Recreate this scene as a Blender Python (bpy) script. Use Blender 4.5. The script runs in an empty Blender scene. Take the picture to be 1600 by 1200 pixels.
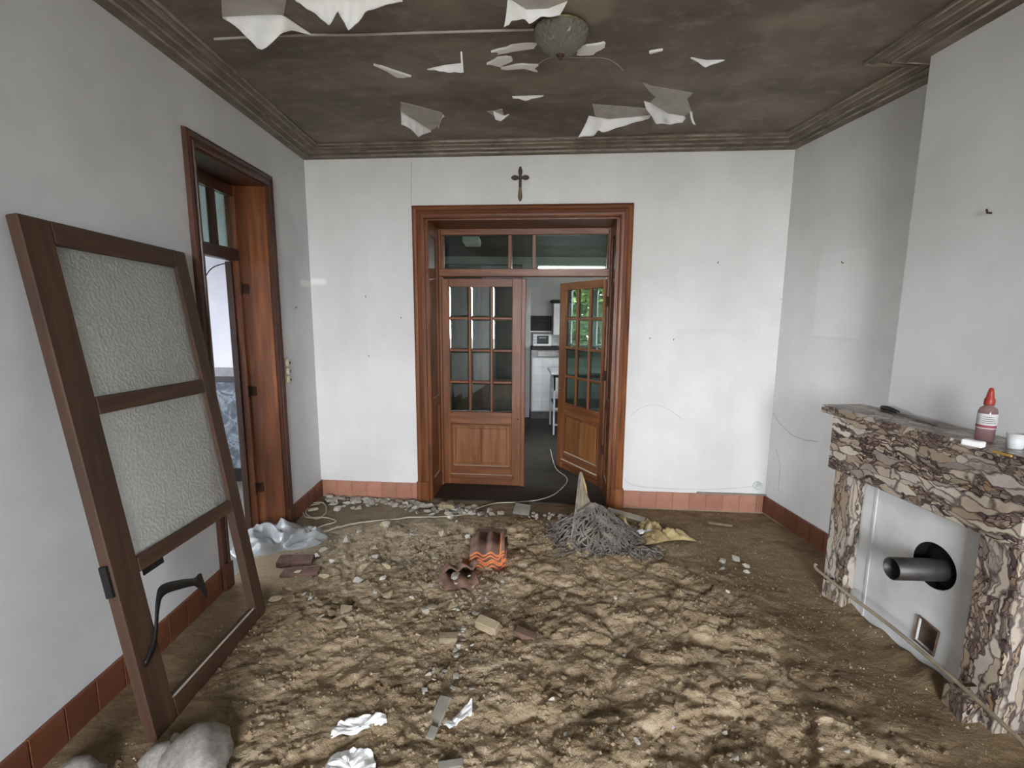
import bpy, bmesh, math, random
import numpy as np
from mathutils import Vector, Matrix
from math import sin, cos, pi, radians as R

random.seed(7); rng = np.random.default_rng(7)
scene = bpy.context.scene
COL = scene.collection

# ------------------------------------------------------------------ camera
FPX, PITCH, ROLL, HC = 738.5, 0.1452, 0.00638, 1.642
def ray(px, py):
    x = (px-800)/FPX; y = -(py-600)/FPX
    c, s = cos(ROLL), sin(ROLL); x, y = c*x-s*y, s*x+c*y
    cp, sp = cos(PITCH), sin(PITCH)
    return Vector((x, cp+sp*y, -sp+cp*y))
def camvec(x, f, y):
    c, s = cos(ROLL), sin(ROLL); x, y = c*x-s*y, s*x+c*y
    cp, sp = cos(PITCH), sin(PITCH)
    return Vector((x, cp*f+sp*y, -sp*f+cp*y))
EYE = Vector((0, 0, HC))
cam = bpy.data.objects.new('camera', bpy.data.cameras.new('camera')); COL.objects.link(cam)
r_, u_, f_ = camvec(1,0,0), camvec(0,0,1), camvec(0,1,0)
mw = Matrix.Identity(4)
for i in range(3):
    mw[i][0], mw[i][1], mw[i][2] = r_[i], u_[i], -f_[i]
mw.translation = EYE
cam.matrix_world = mw
cam.data.sensor_width = 36; cam.data.lens = FPX/1600*36; cam.data.clip_start = .02
scene.camera = cam

# ------------------------------------------------------------------ sky, exposure
world = bpy.data.worlds.new('overcast_sky'); scene.world = world; world.use_nodes = True
wn = world.node_tree.nodes; wl = world.node_tree.links
bgn = wn['Background']; bgn.inputs['Strength'].default_value = 9.0
tc = wn.new('ShaderNodeTexCoord'); sx = wn.new('ShaderNodeSeparateXYZ'); cr = wn.new('ShaderNodeValToRGB')
wl.new(tc.outputs['Generated'], sx.inputs[0]); wl.new(sx.outputs['Z'], cr.inputs[0]); wl.new(cr.outputs[0], bgn.inputs['Color'])
cr.color_ramp.elements[0].position = 0.0; cr.color_ramp.elements[0].color = (.86, .90, .97, 1)
cr.color_ramp.elements[1].position = 1.0; cr.color_ramp.elements[1].color = (.95, 1.0, 1.08, 1)
vs = scene.view_settings
vs.view_transform = 'Standard'; vs.look = 'None'; vs.gamma = 1.0; vs.use_curve_mapping = False
vs.exposure = 2.5
scene.cycles.max_bounces = 10; scene.cycles.diffuse_bounces = 6; scene.cycles.transparent_max_bounces = 16
scene.cycles.sample_clamp_indirect = 8.0
scene.cycles.caustics_reflective = False; scene.cycles.caustics_refractive = False

# ------------------------------------------------------------------ helpers
def C(h):
    h = h.lstrip('#'); v = [int(h[i:i+2], 16)/255 for i in (0, 2, 4)]
    return tuple((c/12.92 if c <= .04045 else ((c+.055)/1.055)**2.4) for c in v) + (1,)
def at_z(px, py, z):
    d = ray(px, py); return EYE + d*((z-HC)/d.z)
def at_y(px, py, y):
    d = ray(px, py); return EYE + d*(y/d.y)
class Frame:
    """x along a wall, y outward (away from the room), z up"""
    def __init__(s, p, q):
        p = Vector((p[0], p[1], 0)); q = Vector((q[0], q[1], 0))
        s.o = p; s.L = (q-p).length; s.ex = (q-p).normalized(); s.ey = Vector((-s.ex.y, s.ex.x, 0))
        s.M = Matrix((( s.ex.x, s.ey.x, 0, p.x), (s.ex.y, s.ey.y, 0, p.y), (0, 0, 1, 0), (0, 0, 0, 1)))
        s.I = s.M.inverted()
    def px(s, px, py, off=0.0):
        o = s.o + s.ey*off; d = ray(px, py); t = (o-EYE).dot(s.ey)/d.dot(s.ey); return s.I @ (EYE+d*t)
def box(bm, a, b, M=None):
    a = Vector(a); b = Vector(b); vs_ = []
    for z in (a.z, b.z):
        for x, y in ((a.x, a.y), (b.x, a.y), (b.x, b.y), (a.x, b.y)):
            v = Vector((x, y, z)); vs_.append(bm.verts.new(M @ v if M else v))
    for f in ((3,2,1,0), (4,5,6,7), (0,1,5,4), (1,2,6,5), (2,3,7,6), (3,0,4,7)):
        bm.faces.new([vs_[i] for i in f])
def prism(bm, poly, z0, z1, M=None):
    """poly: list of (x,y)"""
    f = lambda v: M @ v if M else v
    lo = [bm.verts.new(f(Vector((x, y, z0)))) for x, y in poly]; hi = [bm.verts.new(f(Vector((x, y, z1)))) for x, y in poly]
    n = len(poly); bm.faces.new(lo[::-1]); bm.faces.new(hi)
    for i in range(n): bm.faces.new((lo[i], lo[(i+1) % n], hi[(i+1) % n], hi[i]))
def tube(bm, pts, r, n=8, closed_ends=True):
    pts = [Vector(p) for p in pts]; rings = []
    up = Vector((0, 0, 1))
    for i, p in enumerate(pts):
        d = (pts[min(i+1, len(pts)-1)]-pts[max(i-1, 0)]).normalized()
        a = d.cross(up)
        if a.length < 1e-3: a = d.cross(Vector((1, 0, 0)))
        a.normalize(); b = a.cross(d).normalized()
        rr = r[i] if isinstance(r, (list, tuple)) else r
        rings.append([bm.verts.new(p + a*cos(2*pi*k/n)*rr + b*sin(2*pi*k/n)*rr) for k in range(n)])
    for A, B in zip(rings, rings[1:]):
        for k in range(n): bm.faces.new((A[k], A[(k+1) % n], B[(k+1) % n], B[k]))
    if closed_ends:
        bm.faces.new(rings[0][::-1]); bm.faces.new(rings[-1])
def lathe(bm, prof, n=32, M=None, cap=True):
    f = lambda v: M @ v if M else v
    rings = [[bm.verts.new(f(Vector((r*cos(2*pi*k/n), r*sin(2*pi*k/n), z)))) for k in range(n)] for r, z in prof]
    for A, B in zip(rings, rings[1:]):
        for k in range(n): bm.faces.new((A[k], A[(k+1) % n], B[(k+1) % n], B[k]))
    if cap: bm.faces.new(rings[0][::-1]); bm.faces.new(rings[-1])
def smooth_pts(pts, n=8):
    P = [Vector(p) for p in pts]; out = []
    for i in range(len(P)-1):
        p0, p1, p2, p3 = P[max(i-1, 0)], P[i], P[i+1], P[min(i+2, len(P)-1)]
        for k in range(n):
            t = k/n
            out.append(.5*((2*p1)+(p2-p0)*t+(2*p0-5*p1+4*p2-p3)*t*t+(3*p1-p0-3*p2+p3)*t**3))
    out.append(P[-1]); return out
def new(): return bmesh.new()
def mesh_of(bm, name, smooth=False, bevel=0, recalc=True):
    if recalc: bmesh.ops.recalc_face_normals(bm, faces=bm.faces[:])
    if bevel: bmesh.ops.bevel(bm, geom=bm.edges[:], offset=bevel, segments=1, affect='EDGES', profile=.5, clamp_overlap=True)
    me = bpy.data.meshes.new(name); bm.to_mesh(me); bm.free()
    if smooth:
        for p in me.polygons: p.use_smooth = True
    return me
def obj(name, bm, mat, parent=None, M=None, smooth=False, bevel=0, **kw):
    me = bm if isinstance(bm, bpy.types.Mesh) else mesh_of(bm, name, smooth, bevel)
    if smooth and isinstance(bm, bpy.types.Mesh):
        for p_ in me.polygons: p_.use_smooth = True
    o = bpy.data.objects.new(name, me); COL.objects.link(o)
    if mat and not me.materials: me.materials.append(mat)
    if parent: o.parent = parent
    if M is not None: o.matrix_local = M
    for k, v in kw.items(): o[k] = v
    return o
def empty(name, M=None, **kw):
    o = bpy.data.objects.new(name, None); COL.objects.link(o); o.empty_display_size = .1
    if M is not None: o.matrix_world = M if isinstance(M, Matrix) else Matrix.Translation(M)
    for k, v in kw.items(): o[k] = v
    return o
def thing(o, label, cat, group=None):
    o['label'] = label; o['category'] = cat
    if group: o['group'] = group
    return o
def struct(o, label=None):
    o['kind'] = 'structure'
    if label: o['label'] = label
    return o
def bx(name, a, b, mat, parent=None, M=None, bevel=0, **kw):
    bm = new(); box(bm, a, b); return obj(name, bm, mat, parent, M, bevel=bevel, **kw)
def T(x, y, z): return Matrix.Translation((x, y, z))

# ------------------------------------------------------------------ materials
class NT:
    def __init__(s, name):
        s.m = bpy.data.materials.new(name); s.m.use_nodes = True; s.t = s.m.node_tree; s.n = s.t.nodes; s.l = s.t.links
        s.p = s.n['Principled BSDF']; s.out = s.n['Material Output']
        s.tc = s.n.new('ShaderNodeTexCoord')
    def add(s, t, **kw):
        n = s.n.new(t)
        for k, v in kw.items(): setattr(n, k, v)
        return n
    def put(s, sock, v):
        if hasattr(v, 'is_linked') or isinstance(v, bpy.types.NodeSocket): s.l.new(v, sock)
        else: sock.default_value = v
    def coords(s, scale=(1, 1, 1), rot=(0, 0, 0), src='Object'):
        mp = s.add('ShaderNodeMapping'); s.l.new(s.tc.outputs[src], mp.inputs[0])
        mp.inputs['Scale'].default_value = scale; mp.inputs['Rotation'].default_value = rot; return mp.outputs[0]
    def noise(s, co, scale, detail=5, rough=.55, dist=0.0):
        n = s.add('ShaderNodeTexNoise'); s.l.new(co, n.inputs['Vector'])
        n.inputs['Scale'].default_value = scale; n.inputs['Detail'].default_value = detail
        n.inputs['Roughness'].default_value = rough; n.inputs['Distortion'].default_value = dist; return n
    def ramp(s, fac, *stops):
        r = s.add('ShaderNodeValToRGB'); s.l.new(fac, r.inputs[0]); e = r.color_ramp.elements
        while len(e) < len(stops): e.new(.5)
        for el, (p, c) in zip(e, stops):
            el.position = p; el.color = c if len(c) == 4 else (*c, 1)
        return r.outputs[0]
    def mix(s, fac, a, b, mode='MIX'):
        n = s.add('ShaderNodeMix', data_type='RGBA', blend_type=mode)
        s.put(n.inputs[0], fac); s.put(n.inputs[6], a); s.put(n.inputs[7], b); return n.outputs[2]
    def math(s, op, a, b=0.0, clamp=False):
        n = s.add('ShaderNodeMath', operation=op, use_clamp=clamp); s.put(n.inputs[0], a); s.put(n.inputs[1], b); return n.outputs[0]
    def bump(s, h, strength=.3, dist=.01):
        b = s.add('ShaderNodeBump'); s.l.new(h, b.inputs['Height']); b.inputs['Strength'].default_value = strength
        b.inputs['Distance'].default_value = dist; s.l.new(b.outputs[0], s.p.inputs['Normal'])
    def base(s, c): s.put(s.p.inputs['Base Color'], c)
    def rough(s, v): s.put(s.p.inputs['Roughness'], v)
    def rnd(s, col, amt=.25):
        oi = s.add('ShaderNodeObjectInfo'); h = s.add('ShaderNodeHueSaturation')
        v = s.math('ADD', s.math('MULTIPLY', oi.outputs['Random'], 2*amt), 1-amt)
        s.l.new(v, h.inputs['Value']); s.l.new(col, h.inputs['Color']); return h.outputs[0]
def pm(name, c1, c2, scale=6, rough=.7, bump=.15, bscale=None, stretch=(1, 1, 1), metal=0.0, rnd=0.0, detail=6, lo=.3, hi=.7, spec=.4, bdist=.01):
    t = NT(name); co = t.coords(stretch); n = t.noise(co, scale, detail)
    col = t.ramp(n.outputs['Fac'], (lo, C(c1)), (hi, C(c2)))
    if rnd: col = t.rnd(col, rnd)
    t.base(col); t.rough(rough); t.p.inputs['Metallic'].default_value = metal
    t.p.inputs['Specular IOR Level'].default_value = spec
    if bump:
        b = t.noise(co, bscale or scale*6, 4); t.bump(b.outputs['Fac'], bump, bdist)
    return t.m
def wood(name, dark, mid, light, axis, rough=.38):
    t = NT(name); st = [9, 9, 9]; st[axis] = .7
    co = t.coords(tuple(st)); n = t.noise(co, 2.2, 6, .6, .6); n2 = t.noise(t.coords((1, 1, 1)), 2.0, 3)
    c = t.ramp(n.outputs['Fac'], (.25, C(dark)), (.5, C(mid)), (.75, C(light)))
    c = t.mix(t.math('MULTIPLY', n2.outputs['Fac'], .5), c, C(dark)); c = t.rnd(c, .10)
    t.base(c); t.rough(t.math('ADD', t.math('MULTIPLY', n2.outputs['Fac'], .25), rough-.1)); t.bump(n.outputs['Fac'], .15, .003)
    return t.m
def wall_mat(name, rects=(), base='#dededb', dirt='#c3c3bd', stains=()):
    t = NT(name); co = t.coords()
    n = t.noise(co, 1.1, 5, .6); c = t.ramp(n.outputs['Fac'], (.3, C(dirt)), (.62, C(base)))
    n2 = t.noise(t.coords((3, 3, .6)), 2.5, 5, .6); c = t.mix(t.math('MULTIPLY', n2.outputs['Fac'], .16), c, C('#a9a79c'))
    sep = t.add('ShaderNodeSeparateXYZ'); t.l.new(co, sep.inputs[0])
    def step(v, e, w):
        m = t.add('ShaderNodeMapRange'); m.interpolation_type = 'SMOOTHSTEP'; t.l.new(v, m.inputs[0])
        m.inputs[1].default_value = e-w; m.inputs[2].default_value = e+w; return m.outputs[0]
    for (x0, x1, z0, z1, w, col, amt) in rects:
        m = t.math('MULTIPLY', t.math('SUBTRACT', step(sep.outputs[0], x0, w), step(sep.outputs[0], x1, w)),
                   t.math('SUBTRACT', step(sep.outputs[2], z0, w), step(sep.outputs[2], z1, w)))
        c = t.mix(t.math('MULTIPLY', m, amt), c, C(col))
    t.base(c); t.rough(.75); t.p.inputs['Specular IOR Level'].default_value = .25
    f = t.noise(co, 45, 4); g = t.noise(co, 3.0, 3)
    t.bump(t.math('ADD', t.math('MULTIPLY', f.outputs['Fac'], .25), g.outputs['Fac']), .22, .012)
    return t.m
def breccia(name, stretch, rot=(0, 0, 0)):
    t = NT(name)
    w = t.noise(t.coords(), 3.5, 4, .6)
    wv = t.add('ShaderNodeVectorMath', operation='SCALE'); t.l.new(w.outputs['Color'], wv.inputs[0]); wv.inputs['Scale'].default_value = .17
    av = t.add('ShaderNodeVectorMath', operation='ADD'); t.l.new(t.tc.outputs['Object'], av.inputs[0]); t.l.new(wv.outputs[0], av.inputs[1])
    mp = t.add('ShaderNodeMapping'); t.l.new(av.outputs[0], mp.inputs[0]); mp.inputs['Scale'].default_value = stretch; mp.inputs['Rotation'].default_value = rot
    def vor(sc, feat):
        v = t.add('ShaderNodeTexVoronoi', feature=feat); t.l.new(mp.outputs[0], v.inputs['Vector']); v.inputs['Scale'].default_value = sc; return v
    sc = 1.0
    v1 = vor(sc, 'F1'); e1 = vor(sc, 'DISTANCE_TO_EDGE'); e2 = vor(sc*2.6, 'DISTANCE_TO_EDGE'); v2 = vor(sc*2.6, 'F1')
    s1 = t.add('ShaderNodeSeparateColor'); t.l.new(v1.outputs['Color'], s1.inputs[0])
    s2 = t.add('ShaderNodeSeparateColor'); t.l.new(v2.outputs['Color'], s2.inputs[0])
    big = t.ramp(s1.outputs[0], (0, C('#d9d0c1')), (.3, C('#b7a690')), (.5, C('#d2cabf')), (.7, C('#a08a72')), (.85, C('#cbc4b8')), (1, C('#938780')))
    sml = t.ramp(s2.outputs[1], (0, C('#55474a')), (.35, C('#a3927f')), (.6, C('#c9bda9')), (.8, C('#6b5d5c')), (1, C('#a98d6c')))
    use = t.ramp(s1.outputs[2], (.60, (0, 0, 0)), (.64, (1, 1, 1)))
    c = t.mix(use, big, sml)
    d2 = t.ramp(e2.outputs['Distance'], (.02, (1, 1, 1)), (.09, (0, 0, 0)))
    c = t.mix(t.math('MULTIPLY', d2, use), c, C('#2c2022'))
    vn = t.noise(t.coords(), 9, 4, .6); wid = t.ramp(vn.outputs['Fac'], (.35, (.25, .25, .25)), (.7, (1.8, 1.8, 1.8)))
    d1 = t.ramp(t.math('DIVIDE', e1.outputs['Distance'], t.math('ADD', wid, .05)), (.02, (1, 1, 1)), (.10, (0, 0, 0)))
    c = t.mix(t.math('MULTIPLY', d1, .75), c, C('#3f3234'))
    pt = t.noise(t.coords(), 2.6, 5, .6); c = t.mix(t.math('MULTIPLY', t.ramp(pt.outputs['Fac'], (.52, (0, 0, 0)), (.7, (1, 1, 1))), .35), c, C('#5a4a4a'), 'MULTIPLY')
    fn = t.noise(t.coords((1, 1, 1)), 22, 5); c = t.mix(t.math('MULTIPLY', fn.outputs['Fac'], .35), c, C('#8a7766'), 'MULTIPLY')
    t.base(c); t.rough(.28); t.p.inputs['Specular IOR Level'].default_value = .45
    return t.m
def glass(name, tint='#dfe9e4', refl=1.0, rough=.02, bump=0, bscale=60, ior=1.55, opaque=0.0, ocol='#c8cac4'):
    t = NT(name); n, l = t.n, t.l
    tr = t.add('ShaderNodeBsdfTransparent'); tr.inputs[0].default_value = C(tint)
    gl = t.add('ShaderNodeBsdfGlossy'); gl.inputs['Roughness'].default_value = rough
    lw = t.add('ShaderNodeLayerWeight'); lw.inputs[0].default_value = .5
    fz = t.math('ADD', t.math('MULTIPLY', t.math('POWER', lw.outputs['Facing'], 5.0), .94), .05)
    mx = t.add('ShaderNodeMixShader'); l.new(t.math('MULTIPLY', fz, refl, True), mx.inputs[0]); l.new(tr.outputs[0], mx.inputs[1]); l.new(gl.outputs[0], mx.inputs[2])
    last = mx.outputs[0]
    if opaque:
        df = t.add('ShaderNodeBsdfTranslucent'); df.inputs[0].default_value = C(ocol)
        d2 = t.add('ShaderNodeBsdfDiffuse'); d2.inputs[0].default_value = C(ocol)
        m3 = t.add('ShaderNodeMixShader'); m3.inputs[0].default_value = .45; l.new(d2.outputs[0], m3.inputs[1]); l.new(df.outputs[0], m3.inputs[2])
        m2 = t.add('ShaderNodeMixShader'); m2.inputs[0].default_value = opaque; l.new(last, m2.inputs[1]); l.new(m3.outputs[0], m2.inputs[2]); last = m2.outputs[0]
    if bump:
        b = t.add('ShaderNodeBump'); b.inputs['Strength'].default_value = bump; b.inputs['Distance'].default_value = .03
        v = t.add('ShaderNodeTexVoronoi', feature='SMOOTH_F1'); t.l.new(t.coords(), v.inputs['Vector']); v.inputs['Scale'].default_value = bscale
        l.new(v.outputs['Distance'], b.inputs['Height']); l.new(b.outputs[0], gl.inputs['Normal'])
        if opaque: l.new(b.outputs[0], d2.inputs['Normal'])
    l.new(last, t.out.inputs['Surface']); return t.m

WV = wood('oak_vertical', '#4e2a15', '#814b27', '#a3693b', 2); WH = wood('oak_horizontal', '#4e2a15', '#814b27', '#a3693b', 0)
DV = wood('dark_wood_vertical', '#2c1710', '#4f2d1e', '#6e452e', 2); DH = wood('dark_wood_horizontal', '#2c1710', '#4f2d1e', '#6e452e', 0)
OV = wood('old_wood_vertical', '#2e1d12', '#4a3120', '#5f422c', 2, .6); OH = wood('old_wood_horizontal', '#2e1d12', '#4a3120', '#5f422c', 0, .6)
PANEL = wood('panel_wood', '#663a1c', '#8e5a31', '#aa7444', 2)
TILE = pm('terracotta_tile_lit', '#a06a55', '#bf8f7b', 5, .4, .1, rnd=.14)  # back wall skirting tile, its bright light painted into the colour
TILE_SHADED = pm('terracotta_tile_shaded', '#55301f', '#7a4c38', 4, .4, .1, rnd=.12)  # same skirting tile darkened, side wall shade painted into the colour
CEIL = None
PAPER = pm('peeled_paper', '#ebebea', '#fbfbfa', 7, .7, .15, 30)
PLASTER = pm('bare_plaster', '#a9a49b', '#c2beb6', 10, .85, .3, 40)
STONE = pm('pale_stone', '#a19a8d', '#d0cabf', 9, .85, .4, 40, rnd=.25)
TSTONE = pm('tan_stone', '#86765c', '#b0a085', 9, .9, .4, 40, rnd=.25)
GSTONE = pm('grey_rock', '#88837b', '#aca79f', 6, .9, .4, 30, rnd=.1)
WHITE = pm('white_enamel', '#c9cac8', '#dcdddb', 4, .35, .03)
BLACK = pm('black_soot', '#0b0a0a', '#171514', 10, .8, .1)
BPLAST = pm('black_plastic', '#101010', '#1b1a1a', 10, .45, .05)
STEEL = pm('dull_steel', '#6b6a68', '#8f8d8a', 14, .42, .1, metal=.85)
RUST = pm('rusty_iron', '#2a201a', '#54392a', 20, .7, .3, metal=.4)
BRASS = pm('aged_brass', '#7a6438', '#a08a55', 14, .4, .1, metal=.8)
CORD = pm('cream_cable', '#a39c88', '#c2bba8', 8, .6, .05)
DUST = pm('pale_dust', '#b9ad9c', '#d2c8b8', 30, .95, .2)
PANE = glass('bevelled_glass', '#9fb2a8', 1.9, .012)
CLEAR = glass('clear_glass', '#d8e4df', 1.0, .02)

# ------------------------------------------------------------------ plan of the place
ZC, ZCEIL = 2.90, 2.965
BL, BR = (-1.735, 4.14), (2.145, 3.82)
RYB = -3.3
RR, RL = (2.145+.1004*(3.82-RYB), RYB), (-1.675, RYB)
FB = Frame(BL, BR); FR = Frame(BR, RR); FK = Frame(RR, RL); FL = Frame(RL, BL)
C1 = Vector((2.03, 2.51)); E_ = Vector((.061, -.998)).normalized(); N_ = Vector((-E_.y, E_.x))
FF = Frame((1.851, 2.608), (1.851+E_.x, 2.608+E_.y))            # front plane of the mantelpiece legs; -y into the room
C2 = C1 + E_*.73
def hit_right(p):
    d = Vector((RR[0]-BR[0], RR[1]-BR[1])); w = p-Vector(BR); t = (w.x*d.y-w.y*d.x)/(N_.y*d.x-N_.x*d.y); return p+N_*t
R1, R2 = hit_right(C1), hit_right(C2)

def wall(name, F, mat, z1, th, holes=(), x0=None, x1=None, z0=-.1):
    bm = new(); x0 = -.0 if x0 is None else x0; x1 = F.L if x1 is None else x1; cur = x0
    for a, b, c, d in sorted(holes):
        box(bm, (cur, 0, z0), (a, th, z1))
        if c > z0: box(bm, (a, 0, z0), (b, th, c))
        if d < z1: box(bm, (a, 0, d), (b, th, z1))
        cur = b
    box(bm, (cur, 0, z0), (x1, th, z1))
    return struct(obj(name, bm, mat, M=F.M))
# openings
DA0, DA1, DZ = 1.01, 2.60, 2.42             # double door in the back wall (FB)
LA0, LA1, LZ = 2.685-RYB, 3.45-RYB, 2.525             # side door in the left wall (FL)
WIN = (1.91, 3.61, .62, 2.72)               # rear window (FK), behind the camera
g1a, g1b = FB.px(1063, 405), FB.px(1180, 515); g2a, g2b = FR.px(1282, 398), FR.px(1342, 530); wt = FB.px(497, 440)
wall_b = wall('wall_back', FB, wall_mat('painted_wall_back', [
    (g1a.x, g1b.x, g1b.z, g1a.z, .012, '#efefec', .10), (g1a.x, g1b.x, g1b.z-.03, g1b.z, .012, '#cfcfc8', .12),
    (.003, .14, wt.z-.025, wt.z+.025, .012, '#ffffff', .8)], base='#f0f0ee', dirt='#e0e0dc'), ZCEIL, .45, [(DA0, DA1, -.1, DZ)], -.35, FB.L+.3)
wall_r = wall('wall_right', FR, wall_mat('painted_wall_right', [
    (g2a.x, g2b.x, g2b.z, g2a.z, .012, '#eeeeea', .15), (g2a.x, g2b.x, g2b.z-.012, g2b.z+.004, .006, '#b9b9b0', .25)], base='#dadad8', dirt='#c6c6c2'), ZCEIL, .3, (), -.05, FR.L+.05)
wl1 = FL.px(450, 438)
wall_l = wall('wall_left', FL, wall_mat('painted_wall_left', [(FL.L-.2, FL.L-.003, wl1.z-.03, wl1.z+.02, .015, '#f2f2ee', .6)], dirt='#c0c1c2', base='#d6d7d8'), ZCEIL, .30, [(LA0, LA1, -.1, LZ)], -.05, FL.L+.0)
wall_k = wall('wall_rear', FK, wall_mat('painted_wall_rear'), ZCEIL, .35, [WIN], -.05, FK.L+.05)
bm = new(); prism(bm, [(p.x, p.y) for p in (C1, R1+N_*.05, R2+N_*.05, C2)], -.05, ZCEIL)
wall_c = struct(obj('wall_chimney_breast', bm, wall_mat('painted_chimney_breast', base='#dadad9', dirt='#c8c8c5')))
# rear window frame
wf = struct(empty('window_1', FK.M))
a, b, c, d = WIN
for x0, x1, z0, z1 in ((a, b, c, c+.06), (a, b, d-.06, d), (a, a+.06, c+.06, d-.06), (b-.06, b, c+.06, d-.06), ((a+b)/2-.04, (a+b)/2+.04, c+.06, d-.06)):
    bx('window_frame', (x0, .18, z0), (x1, .25, z1), WHITE, wf, bevel=.004)
bx('window_sill', (a-.06, -.06, c-.04), (b+.06, .16, c), GSTONE, wf, bevel=.004)
def portal_dir(F, x0, x1, z0, z1, y):
    p = F.M @ Vector(((x0+x1)/2, y, (z0+z1)/2))
    l = bpy.data.lights.new('window_daylight', 'AREA'); l.shape = 'RECTANGLE'; l.size = x1-x0; l.size_y = z1-z0; l.cycles.is_portal = True
    o = bpy.data.objects.new('window_daylight', l); COL.objects.link(o)
    o.matrix_world = Matrix.Translation(p) @ (-F.ey).to_track_quat('-Z', 'Z').to_matrix().to_4x4()
portal_dir(FK, *WIN, .34)

# ceiling: dark, smoke stained
t = NT('stained_ceiling'); co = t.coords((1, 1.6, 1))
n1 = t.noise(co, 1.4, 6, .62, .5); n2 = t.noise(co, 7, 6, .65); n3 = t.noise(t.coords((1, 8, 1)), 5, 4)
c = t.ramp(n1.outputs['Fac'], (.28, C('#5a5048')), (.5, C('#73685d')), (.72, C('#918678')))
c = t.mix(t.math('MULTIPLY', t.ramp(n2.outputs['Fac'], (.52, (0, 0, 0)), (.72, (1, 1, 1))), .42), c, C('#a39c90'))
c = t.mix(t.math('MULTIPLY', t.ramp(n3.outputs['Fac'], (.6, (0, 0, 0)), (.8, (1, 1, 1))), .2), c, C('#4a4238'))
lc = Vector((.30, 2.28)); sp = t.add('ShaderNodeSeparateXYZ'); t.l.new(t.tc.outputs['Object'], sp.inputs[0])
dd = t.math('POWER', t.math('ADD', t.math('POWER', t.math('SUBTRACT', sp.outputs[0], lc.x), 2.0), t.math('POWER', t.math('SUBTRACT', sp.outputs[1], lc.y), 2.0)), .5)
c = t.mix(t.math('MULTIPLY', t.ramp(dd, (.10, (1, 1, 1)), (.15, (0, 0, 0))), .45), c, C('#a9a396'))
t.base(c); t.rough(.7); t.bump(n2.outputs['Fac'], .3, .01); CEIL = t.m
bm = new(); prism(bm, [(BL[0]-.02, BL[1]+.3), (BR[0]+.3, BR[1]+.3), (RR[0]+.1, RR[1]-.3), (RL[0]-.1, RL[1]-.3)], ZCEIL, ZCEIL+.15)
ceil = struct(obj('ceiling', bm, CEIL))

# cornice swept round the room, round the chimney breast as well
poly = [Vector(BL), Vector(BR), R1, C1, C2, R2, Vector(RR), Vector(RL)]
prof = [(-.01, ZC), (.062, ZC+.002), (.066, ZC+.016), (.086, ZC+.018), (.092, ZC+.030), (.118, ZC+.026), (.124, ZC+.040), (.150, ZC+.042), (.160, ZC+.036), (.172, ZC+.052), (.192, ZC+.052), (.196, ZCEIL+.01), (-.01, ZCEIL+.01)]
def offs(i, d):
    p = poly[i]; a = (p-poly[i-1]).normalized(); b = (poly[(i+1) % len(poly)]-p).normalized()
    na = Vector((a.y, -a.x)); nb = Vector((b.y, -b.x))      # towards the room (clockwise path)
    m = (na+nb)/(1+na.dot(nb)); return p+m*d
BEAD = pm('worn_bead_paint', '#746a5d', '#b3a999', 9, .6, .2, 30)
CORN = pm('cornice_paint', '#5d5449', '#8a7f71', 6, .6, .12, 30)
for i in range(len(poly)):
    j = (i+1) % len(poly); bm = new()
    A = [bm.verts.new((*offs(i, d), z)) for d, z in prof]; B = [bm.verts.new((*offs(j, d), z)) for d, z in prof]
    n = len(prof)
    for k in range(n): bm.faces.new((A[k], A[(k+1) % n], B[(k+1) % n], B[k]))
    bm.faces.new(A[::-1]); bm.faces.new(B)
    tr_ = struct(obj('trim_%d' % (i+1), bm, CORN))
    for d, z, r in ((.066, ZC+.004, .006), (.104, ZC+.024, .007), (.156, ZC+.038, .006), (.192, ZC+.050, .006)):
        bm = new(); tube(bm, [(*offs(i, d), z), (*offs(j, d), z)], r, 8); obj('bead_moulding', bm, BEAD, tr_, smooth=True)

# skirting: single terracotta tiles along each wall
TW = .138; SH = .146
tile_me = None
def tile_mesh(w):
    bm = new(); box(bm, (.0012, -.016, 0), (w-.0012, 0, SH)); return mesh_of(bm, 'tile', bevel=.0025)
tmB = tile_mesh(TW); tmB.materials.append(TILE); tmD = tile_mesh(TW); tmD.materials.append(TILE_SHADED)
def skirting(name, F, spans, dark=True):
    tm = tmD if dark else tmB; tmat = TILE_SHADED if dark else TILE
    root = struct(empty(name, F.M))
    for x0, x1 in spans:
        bx('mortar', (x0, -.010, -.03), (x1, 0.0, SH-.003), TSTONE, root)
        n = max(1, int((x1-x0)/TW)); x = x0
        for k in range(n): obj('tile', tm, None, root, T(x, 0, -.003*random.random())); x += TW
        if x1-x > .02: obj('tile', tile_mesh(x1-x), tmat, root, T(x, 0, 0))
    return root
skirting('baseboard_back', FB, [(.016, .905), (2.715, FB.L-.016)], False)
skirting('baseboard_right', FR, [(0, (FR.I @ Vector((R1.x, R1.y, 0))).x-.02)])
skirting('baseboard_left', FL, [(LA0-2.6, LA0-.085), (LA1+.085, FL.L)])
bx('loose_skirting_cap', (3.33, -.02, SH), (3.895, -.001, SH+.012), pm('grey_mortar', '#7d7468', '#9b9387', 12), bpy.data.objects['baseboard_back'])

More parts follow.
